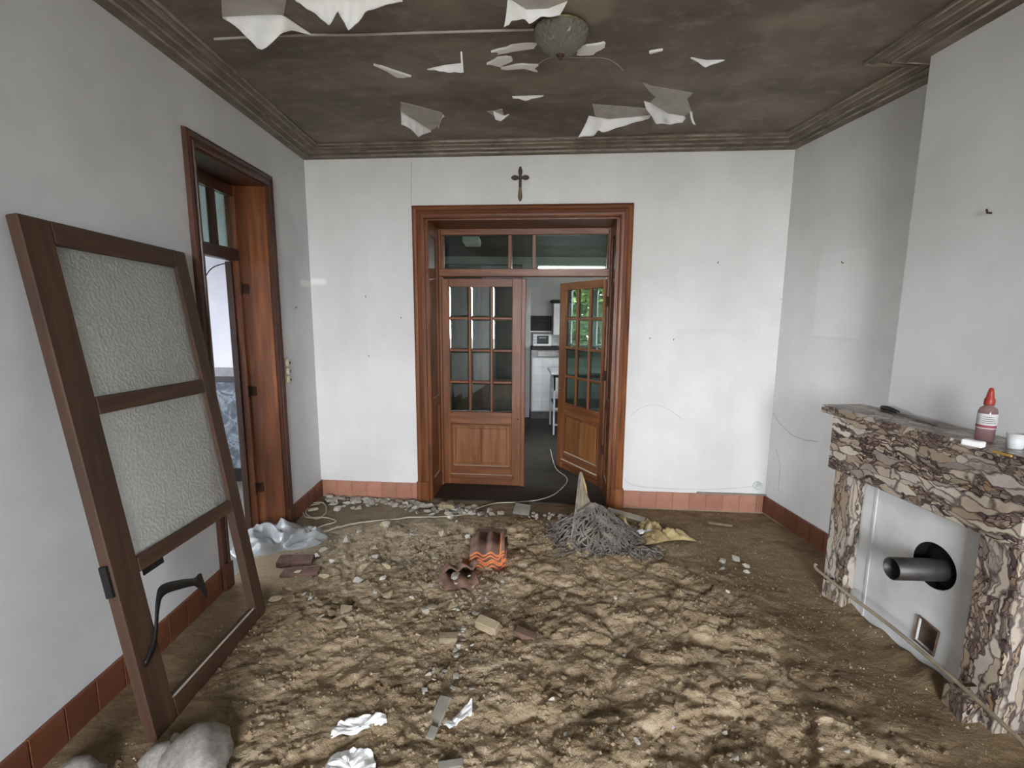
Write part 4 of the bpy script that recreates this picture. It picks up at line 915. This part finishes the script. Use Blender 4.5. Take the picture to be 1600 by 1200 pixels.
sheet('paper_scrap', [(508, 1200), (520, 1178), (552, 1166), (582, 1172), (588, 1198), (575, 1230), (520, 1235)], z_, 'white rounded paper scrap at the bottom edge of the photo', 'paper', PAPER, amp=.010)
sheet('paper_scrap', [(693, 1134), (712, 1115), (738, 1102), (738, 1122), (718, 1128), (702, 1138)], lambda v: max(0, v.x)*.6, 'curled brown and white paper scrap beside the tilted grey chip', 'paper', PAPER, amp=.012, lift=1)
YEL = pm('yellowed_fibre', '#9c8658', '#cbb98a', 9, .9, .4, 50, stretch=(1, 5, 1)); 
def crumple(name, px, py, sx, sy, h, rz, label, cat, mat, seed, n=22, pleat=9):
    p = at_z(px, py, .03); bm = new(); G = []
    for i in range(n+1):
        row = []
        for j in range(9):
            u, v = i/n-.5, j/8-.5
            zz_ = h*(.55+1.1*float(perlin(np.array([u*pleat*.55+seed*7+v*1.5]), np.array([v*2.5+seed]))[0])+.5*float(perlin(np.array([u*pleat*1.6+seed]), np.array([v*5]))[0]))*(1-abs(2*v)**2)*(1-abs(2*u)**3)
            row.append(bm.verts.new((u*sx*(1-.3*v)+.01*sin(9*v+seed), v*sy*(1+.25*sin(6*u+seed)), max(zz_, 0)+.012)))
        G.append(row)
    for i in range(n):
        for j in range(8): bm.faces.new((G[i][j], G[i+1][j], G[i+1][j+1], G[i][j+1]))
    o = obj(name, bm, mat, M=T(p.x, p.y, soil_h(p.x, p.y)) @ Matrix.Rotation(R(rz), 4, 'Z'), smooth=True); s = o.modifiers.new('thickness', 'SOLIDIFY'); s.thickness = .003
    return thing(o, label, cat)
crumple('insulation_scrap', 968, 825, .13, .20, .10, 20, 'yellowed crumpled scrap leaning on the twig heap', 'scrap', YEL, 1.0)
crumple('insulation_scrap', 1015, 822, .16, .13, .07, -5, 'small yellow crumpled scrap in the middle of the litter', 'scrap', YEL, 2.3)
crumple('insulation_scrap', 1040, 838, .34, .15, .07, 8, 'long pleated yellow scrap at the right of the twig heap', 'scrap', YEL, 4.1, 34, 14)
crumple('insulation_scrap', 985, 842, .22, .10, .03, 4, 'flat dull scrap lying in front of the yellow scraps', 'scrap', pm('dull_scrap', '#7d7460', '#9c937c', 9), 5.2)
crumple('paper_scrap', 1010, 829, .15, .05, .025, 12, 'white shiny scrap lying between the yellow scraps', 'paper', PAPER, 3.3)
crumple('paper_scrap', 975, 848, .06, .07, .05, 50, 'small pale triangular scrap before the yellow scraps', 'paper', PAPER, .3)
p = at_z(885, 838, .03); slab('white_chip', 885, 838, .03, .01, .035, 10, PAPER, 'small upright white chip left of the twig heap', 'chip', (10, 0), bev=.001)
# heap of twigs
hcx, hcy = .62, 3.33
def heap_h(x, y):
    d = math.hypot((x-hcx)/.36, (y-hcy)/.34); return .27*max(0, 1-d)**1.1
bm = new()
for k in range(620):
    a = random.uniform(0, 6.28); r = random.random()**.6; x = hcx+.34*r*cos(a); y = hcy+.32*r*sin(a)
    if k > 520: x = hcx+.18+random.uniform(0, .22); y = 3.03+random.gauss(0, .05)
    if k > 560: x = random.uniform(.33, .8); y = 3.1+random.gauss(0, .06)
    L = random.uniform(.05, .13); th_ = math.atan2(y-hcy, x-hcx)+random.gauss(0, .9); dx, dy = cos(th_)*L/2, sin(th_)*L/2
    P = [];
    for s in (-1, -.2, .5, 1):
        xx, yy = x+dx*s+random.gauss(0, .004), y+dy*s+random.gauss(0, .004); P.append((xx, yy, max(heap_h(xx, yy), soil_h(xx, yy))+random.uniform(0, .022)))
    tube(bm, P, random.uniform(.004, .0072), 4)
TWIG = pm('grey_twigs', '#574f49', '#90877d', 14, .85, .3)
thing(obj('twig_heap', bm, TWIG, kind='stuff'), 'heap of short grey-brown twigs before the open door leaf', 'twigs')
bm = new(); lathe(bm, [(.33, -.03), (.33, .0), (.24, .055), (.15, .13), (.07, .20), (.01, .245)], 22, T(hcx, hcy, .005))
for v in bm.verts: v.co += Vector((random.uniform(-1, 1), random.uniform(-1, 1), random.uniform(-1, 1)))*.008
thing(obj('debris_mound', bm, pm('debris_dirt', '#3d352c', '#5c5246', 14, .95, .5), smooth=True, kind='stuff'), 'dark dirt mound under the heap of twigs', 'dirt')
tip = at_y(908, 737, 3.42); BW = pm('split_board', '#6d6352', '#a3977f', 7, .85, .3, stretch=(7, 7, 1))
bm = new(); v0 = Vector((tip.x-.03, 3.40, .10)); v1 = Vector((tip.x+.13, 3.40, .12))
prism(bm, [(-.045, 0), (.105, 0), (.10, .08), (.055, .17), (.035, .26), (.012, .345), (-.002, .36), (-.014, .345), (-.022, .25), (-.034, .1)], -.006, .006, Matrix(((1, 0, 0, 0), (0, 0, 1, 0), (0, 1, 0, 0), (0, 0, 0, 1))))
thing(obj('split_board', bm, BW, M=T(tip.x, 3.40, tip.z-.36) @ Matrix.Rotation(R(-4), 4, 'X') @ Matrix.Rotation(R(-10), 4, 'Z')), 'pointed split board standing upright in the twig heap', 'board')
YB = pm('fresh_split', '#a8894f', '#c4a76c', 9, .8, .2)
bm = new(); tube(bm, [(tip.x+.005, 3.385, tip.z-.01), (tip.x+.03, 3.375, tip.z-.10), (tip.x+.04, 3.37, tip.z-.15)], [.003, .008, .004], 5); thing(obj('wood_splinter', bm, YB), 'yellow fresh splinter at the tip of the pointed board', 'splinter')
for pa, pb, lab, r in (((906, 742, 3.36), (893, 842, 3.06), 'long thin stick leaning on the left of the twig heap', .008), ((936, 800, 3.36), (958, 858, 3.08), 'long thin stick leaning on the right of the twig heap', .007), ((925, 795, 3.4), (975, 850, 3.1), 'thin stick lying down the right flank of the twig heap', .006)):
    A = at_y(*pa); B = at_y(*pb); bm = new(); tube(bm, [A, A.lerp(B, .5)+Vector((.004, 0, .004)), B], r, 6); thing(obj('stick', bm, TWIG), lab, 'stick')
# cables
def cable(name, pts, r, mat, label, lift=.006):
    P = []
    for a, b in pts:
        q = at_z(a, b, .03); P.append(q)
    P = smooth_pts(P, 6); out = []
    for q in P:
        z = max(soil_h(q.x, q.y), 0) if q.y < 4.1 else .0
        out.append(Vector((q.x, q.y, z+lift+r)))
    bm = new(); tube(bm, out, r, 6); return thing(obj(name, bm, mat, smooth=True), label, 'cable')
cable('cable', [(474, 830), (500, 829), (540, 818), (580, 811), (630, 807), (690, 805), (722, 801), (748, 790), (775, 783), (815, 781), (845, 777), (868, 768), (885, 752), (884, 742), (868, 728), (860, 700)], .0055, CORD, 'long cream cable crossing the rubble and running into the kitchen')
cable('cable_loop', [(508, 832), (490, 832), (500, 820), (525, 812), (508, 806), (480, 806), (474, 797), (482, 786), (500, 782), (509, 788), (508, 800), (494, 808), (478, 800), (484, 788), (500, 784)], .005, CORD, 'coiled loop of cream cable in the left corner', .01)
p = at_z(489, 793, .03); bm = new(); box(bm, (-.04, -.018, 0), (.04, .018, .02)); thing(obj('cable_plug', bm, CORD, M=T(p.x, p.y, soil_h(p.x, p.y)+.005) @ Matrix.Rotation(R(30), 4, 'Z'), bevel=.006), 'cream plug lying beside the coiled cable loop', 'plug')
# plastic sheeting by the side doorway
t = NT('cloudy_plastic'); t.base(C('#a9adae')); t.rough(.22); t.p.inputs['Transmission Weight'].default_value = .0; t.p.inputs['Alpha'].default_value = .7
nn_ = t.noise(t.coords(), 14, 6, .7); t.bump(nn_.outputs['Fac'], .35, .02); PLAS = t.m
def plastic(px, py, sx, sy, h, rz, label, seed):
    p = at_z(px, py, .03); n = 60; xs_ = np.linspace(-.5, .5, n); U, Vv = np.meshgrid(xs_, xs_)
    rad = np.sqrt(U**2+Vv**2)*2; wu = U+.25*perlin(U*2+seed, Vv*2); z = h*np.clip(1-rad**2, 0, 1)**.7*(.25+.75*np.clip(1-np.abs(perlin(wu*2.6+seed, Vv*2.2))*3, 0, 1)+.35*np.clip(1-np.abs(perlin(wu*5+seed, Vv*4))*3, 0, 1))+.004
    z = np.where(rad > 1.15, -.03, z); me2 = bpy.data.meshes.new('plastic')
    q = np.stack([U*sx, Vv*sy, z], -1).reshape(-1, 3); fcs = []
    for i in range(n-1):
        for j in range(n-1):
            if max(rad[i, j], rad[i+1, j+1], rad[i+1, j], rad[i, j+1]) < 1.2: fcs.append((i*n+j, i*n+j+1, (i+1)*n+j+1, (i+1)*n+j))
    me2.from_pydata(q.tolist(), [], fcs); return thing(obj('plastic_sheet', me2, PLAS, smooth=True, M=T(p.x, p.y, max(soil_h(p.x, p.y), 0)-.005) @ Matrix.Rotation(R(rz), 4, 'Z')), label, 'plastic sheet')
plastic(425, 836, .46, .52, .10, 10, 'crumpled grey plastic sheet in the side doorway', 1.1)
plastic(476, 838, .34, .30, .07, 40, 'smaller crumpled grey plastic beside the side doorway', 5.3)

# ------------------------------------------------------------------ kitchen behind the double door
KX0, KX1, KY, KZ = -1.62, 2.5, 7.75, 2.56
KW = wall_mat('kitchen_wall', base='#c4c4c0', dirt='#9c9b96')
kwin = (.65, 1.55, 1.15, 2.1)                       # along the kitchen's left wall
FKL = Frame((KX0, 4.55), (KX0, KY)); FKB = Frame((KX0, KY), (KX1, KY)); FKR = Frame((KX1, KY), (KX1, 4.2))
wall('wall_kitchen_left', FKL, KW, KZ+.1, .25, [kwin], -.2, FKL.L+.0)
cs = (2.03, 3.10, 2.335, 2.425); wall('wall_kitchen_back', FKB, KW, KZ+.1, .25, [cs], -.2, FKB.L+.2)
kw2 = (.5, 1.15, 1.1, 1.9); wall('wall_kitchen_right', FKR, KW, KZ+.1, .25, [kw2], -.05, FKR.L+.0)
bm = new(); box(bm, (KX0-.2, 4.53, KZ), (KX1+.2, KY+.2, KZ+.12)); struct(obj('ceiling_kitchen', bm, pm('kitchen_ceiling', '#2b2d2a', '#41433e', 3, .8)))
bm = new(); box(bm, (KX0-.2, 4.16, -.15), (KX1+.2, KY+.2, -.003))
struct(obj('floor_kitchen', bm, FLOORM))
bm = new(); prism(bm, [tuple((FB.M @ Vector((x, y, 0))).xy) for x, y in ((DA0, .02), (DA0, .6), (DA1, .6), (DA1, .02))], -.1, -.0); struct(obj('floor_threshold', bm, FLOORM))
portal_dir(FKL, *kwin, .24); portal_dir(FKB, *cs, .24); portal_dir(FKR, *kw2, .24)
w2 = struct(empty('window_2', FKL.M)); a, b, c, d = kwin
for x0, x1, z0, z1 in ((a, b, c, c+.05), (a, b, d-.05, d), (a, a+.05, c+.05, d-.05), (b-.05, b, c+.05, d-.05), ((a+b)/2-.03, (a+b)/2+.03, c+.05, d-.05)): bx('window_frame', (x0, .12, z0), (x1, .17, z1), WHITE, w2)
w3 = struct(empty('window_3', FKB.M)); bx('window_frame', (cs[0], .10, cs[2]-.0), (cs[1], .14, cs[2]+.012), WHITE, w3)
GSK = pm('grey_skirting', '#4a4a48', '#64635f', 8)
bx('baseboard_kitchen', (.25+1.62, -.02, 0), (FKB.L, 0, .12), GSK, None, FKB.M, kind='structure')
kt = thing(empty('kitchen_shelf_recess', Vector((.46, KY-.12, 1.39))), 'black open shelf box on the far kitchen wall', 'shelf')
KD = pm('dark_shelf_wood', '#141210', '#26221e', 8, .6)
for nm, a, b in (('back', (-.17, .10, 0), (.17, .118, .24)), ('side', (-.17, 0, 0), (-.155, .1, .24)), ('side', (.155, 0, 0), (.17, .1, .24)), ('shelf_board', (-.155, 0, 0), (.155, .1, .015)), ('shelf_board', (-.155, 0, .15), (.155, .1, .165)), ('shelf_board', (-.155, 0, .225), (.155, .1, .24))): bx(nm, a, b, KD, kt)
bx('lip', (-.17, -.005, -.02), (.17, .10, 0), WHITE, kt)
kc = thing(empty('wall_cabinet', Vector((.64, KY-.30, 1.33))), 'white wall cabinet seen past the ajar leaf in the kitchen', 'cabinet')
bx('body', (0, .02, 0), (.75, .298, .50), WHITE, kc, bevel=.004)
for x0, z0, z1 in ((.005, .01, .26), (.005, .27, .49), (.38, .01, .49)):
    dd_ = bx('cabinet_door', (x0, 0, z0), (x0+.365, .018, z1), WHITE, kc, bevel=.003); bx('handle', (x0+.32, -.015, z0+.05), (x0+.335, 0, z0+.12), BPLAST, dd_)
thing(bx('cloth_bundle', (-.12, 0, 0), (.25, .2, .05), pm('dark_cloth', '#2a2826', '#45413c', 9), None, T(.72, KY-.27, 1.83), bevel=.02), 'dark cloth bundle on top of the white kitchen cabinet', 'cloth')
kr_ = thing(empty('toaster_oven', Vector((.475, KY-.24, 1.155))), 'small toaster oven standing on the kitchen shelf', 'oven')
bx('case', (-.15, 0, 0), (.14, .22, .19), WHITE, kr_, bevel=.006); bx('glass_door', (-.085, -.008, .035), (.10, 0, .165), BPLAST, kr_, bevel=.003); bx('handle', (-.05, -.02, .125), (.06, -.008, .14), STEEL, kr_)
for z in (.05, .10, .145):
    bm = new(); lathe(bm, [(.012, 0), (.010, .012), (.002, .013)], 12, T(-.118, 0, z) @ RX); obj('dial', bm, STEEL, kr_)
kb = thing(empty('counter', Vector((.30, KY-.36, 0))), 'pale kitchen counter with steel front edge by the far wall', 'counter')
bx('worktop', (0, -.02, 1.10), (1.6, .355, 1.15), KD, kb, bevel=.004); bx('steel_edge', (.10, -.035, 1.00), (1.6, -.02, 1.09), STEEL, kb, bevel=.003); bx('front', (0, 0, .12), (1.6, .355, 1.10), KW, kb)
bx('kickboard', (0, .03, 0), (1.6, .355, .12), GSK, kb)
for i in range(5):
    for j in range(6): bx('wall_tile', (.02+.16*i, -.004, .14+.14*j), (.02+.16*i+.155, .0, .14+.14*j+.135), WHITE, kb) if j < 6 else None
tc_ = thing(empty('tall_cupboard', Vector((-1.475, 6.35, 0))), 'tall dark cupboard seen through the panes of the closed leaf', 'cupboard')
CUP = pm('cupboard_green', '#1d211d', '#2c312b', 4, .5, .05); PUR = pm('cupboard_mauve', '#685a68', '#82727f', 4, .5, .05)
bx('carcass', (0, .02, 0), (1.60, .55, 2.30), CUP, tc_)
for x0, x1, m_ in ((.01, .52, CUP), (.54, 1.05, CUP), (1.07, 1.59, PUR)):
    dr_ = bx('cupboard_door', (x0, 0, .08), (x1, .018, 2.28), m_, tc_, bevel=.003); bx('handle', (x1-.05, -.02, 1.0), (x1-.035, 0, 1.14), STEEL, dr_)
tb = thing(empty('kitchen_table', Vector((.95, 6.70, 0))), 'white kitchen table with thin legs behind the ajar leaf', 'table')
bx('table_top', (-.42, -.35, .84), (.42, .35, .87), WHITE, tb, bevel=.004); bx('apron', (-.38, -.32, .62), (.38, .32, .80), WHITE, tb); bx('shadow_gap', (-.38, -.32, .80), (.38, .32, .84), BPLAST, tb)
for x in (-.38, .36):
    for y in (-.32, .30): bx('leg', (x, y, 0), (x+.022, y+.022, .84), WHITE, tb)
for z in (.13, .36): bx('stretcher', (-.38, -.315, z), (.38, -.30, z+.02), WHITE, tb)
bx('lower_shelf', (-.36, -.30, .38), (.36, .30, .40), KD, tb)
thing(bx('pipe_boxing', (0, 0, 0), (.085, .10, 2.05), pm('pale_boxing', '#aaa9a2', '#c6c5be', 5), None, T(.20, KY-.25, 0), bevel=.004), 'pale upright boxing at the left of the kitchen gap', 'boxing')
cl = thing(empty('ceiling_batten', Vector((-.50, 5.95, KZ-.06))), 'white box light on the dark kitchen ceiling', 'lamp'); bx('housing', (-.10, -.18, 0), (.10, .18, .058), WHITE, cl, bevel=.004); bx('diffuser', (-.09, -.17, -.015), (.09, .17, 0), WHITE, cl, bevel=.004)

# ------------------------------------------------------------------ room beyond the side door
SX0, SX1, SY0, SY1 = -4.4, -2.02, 1.2, 4.55
SWM = wall_mat('side_room_wall', base='#d4d4dc', dirt='#bdbdc6')
FS1 = Frame((SX0, SY0), (SX0, SY1)); FS2 = Frame((SX0, SY1), (-1.90, SY1)); FS0 = Frame((-2.0, SY0), (SX0, SY0))
sw1, sw2 = (1.3, 2.3, 1.0, 2.2), (.75, 1.42, 1.0, 2.75)
wall('wall_side_room_west', FS1, SWM, ZCEIL, .25, [sw1], -.2, FS1.L+.2); wall('wall_side_room_north', FS2, SWM, ZCEIL, .25, [sw2], -.2, FS2.L+.12); wall('wall_side_room_south', FS0, SWM, ZCEIL, .25, (), -.0, FS0.L+.2)
bm = new(); box(bm, (SX0-.25, SY0-.2, ZCEIL), (-1.78, SY1+.2, ZCEIL+.15)); struct(obj('ceiling_side_room', bm, SWM))
bm = new(); box(bm, (SX0-.2, SY0-.2, -.15), (-1.74, SY1+.2, -.012)); struct(obj('floor_side_room', bm, pm('side_room_floor', '#54524e', '#75736d', 4, .35, .1)))
portal_dir(FS1, *sw1, .24); portal_dir(FS2, *sw2, .24)
for nm, F, (a, b, c, d) in (('window_4', FS1, sw1), ('window_5', FS2, sw2)):
    w5 = struct(empty(nm, F.M))
    for x0, x1, z0, z1 in ((a, b, c, c+.05), (a, b, d-.05, d), (a, a+.05, c+.05, d-.05), (b-.05, b, c+.05, d-.05)): bx('window_frame', (x0, .12, z0), (x1, .17, z1), WHITE, w5)
GM = NT('grey_marble'); nz = GM.noise(GM.coords(), 5, 8, .7, 1.5); GM.base(GM.ramp(nz.outputs['Fac'], (.3, C('#3c4146')), (.5, C('#5a6067')), (.58, C('#858d94')), (.64, C('#50565c')))); GM.rough(.25)
dd2 = thing(empty('marble_dado', FS2.M), 'grey veined marble dado with black band in the room beyond the side door', 'dado')
bx('slab', (1.45, -.03, .12), (2.38, 0, .98), GM.m, dd2); bx('black_band', (1.45, -.04, .98), (2.38, 0, 1.04), BPLAST, dd2); bx('cap', (1.45, -.05, 1.04), (2.38, 0, 1.12), pm('grey_cap', '#6f6e72', '#8b8a8e', 8), dd2); bx('base', (1.45, -.045, -.012), (2.38, 0, .12), BPLAST, dd2)
# loose wire across the side doorway
P = [FL.px(a, b, .30) for a, b in ((317, 452), (320, 435), (330, 420), (345, 413), (362, 411))]; bm = new(); tube(bm, smooth_pts(P, 5), .0035, 6)
thing(obj('loose_wire', bm, BPLAST, M=FL.M), 'thin dark wire curving across the side doorway opening', 'wire')

# ------------------------------------------------------------------ garden outside the far windows
bm = new(); box(bm, (-30, -30, -.6), (30, 30, -.3)); struct(obj('ground_outside', bm, pm('garden_ground', '#5c5a52', '#7a786e', 1.5, .9)))
LEAF = pm('garden_leaf', '#3c5a20', '#7d9c46', 5, .5, 0, rnd=.1)
BARK = pm('bark', '#3a2e22', '#57483a', 12, .9, .4)
def bush(x, y, rx, ry, h, label, n, seed):
    r = random.Random(seed); root = thing(empty('garden_bush', Vector((x, y, -.3))), label, 'bush', 'garden bushes'); vs_, fs = [], []
    for k in range(n):
        a = r.uniform(0, 6.28); b = r.uniform(-1, 1); q = r.random()**.4; c = Vector((rx*q*cos(a)*math.sqrt(1-b*b), ry*q*sin(a)*math.sqrt(1-b*b), h*.55+h*.5*q*b))
        d = Vector((r.gauss(0, 1), r.gauss(0, 1), r.gauss(0, .6))).normalized(); e = d.cross(Vector((r.gauss(0, 1), r.gauss(0, 1), r.gauss(0, 1)))).normalized(); s = r.uniform(.06, .12)
        i = len(vs_); vs_ += [c-d*s, c+e*s*.4, c+d*s, c-e*s*.4]; fs.append((i, i+1, i+2, i+3))
    m = bpy.data.meshes.new('foliage'); m.from_pydata([tuple(v) for v in vs_], [], fs); obj('foliage', m, LEAF, root)
    bm = new(); tube(bm, [(0, 0, -.05), (.03, 0, h*.3), (0, .04, h*.7)], [.05, .04, .015], 7); obj('stem', bm, BARK, root)
bush(-4.3, 5.9, .9, .9, 3.6, 'leafy green bush outside the side room window', 2200, 1)
bush(-5.8, 8.3, 1.6, 1.6, 5.2, 'leafy green bush outside the kitchen window', 6000, 2)
bush(-3.6, 7.2, 1.0, 1.0, 3.6, 'leafy green bush at the far garden end', 4500, 3)
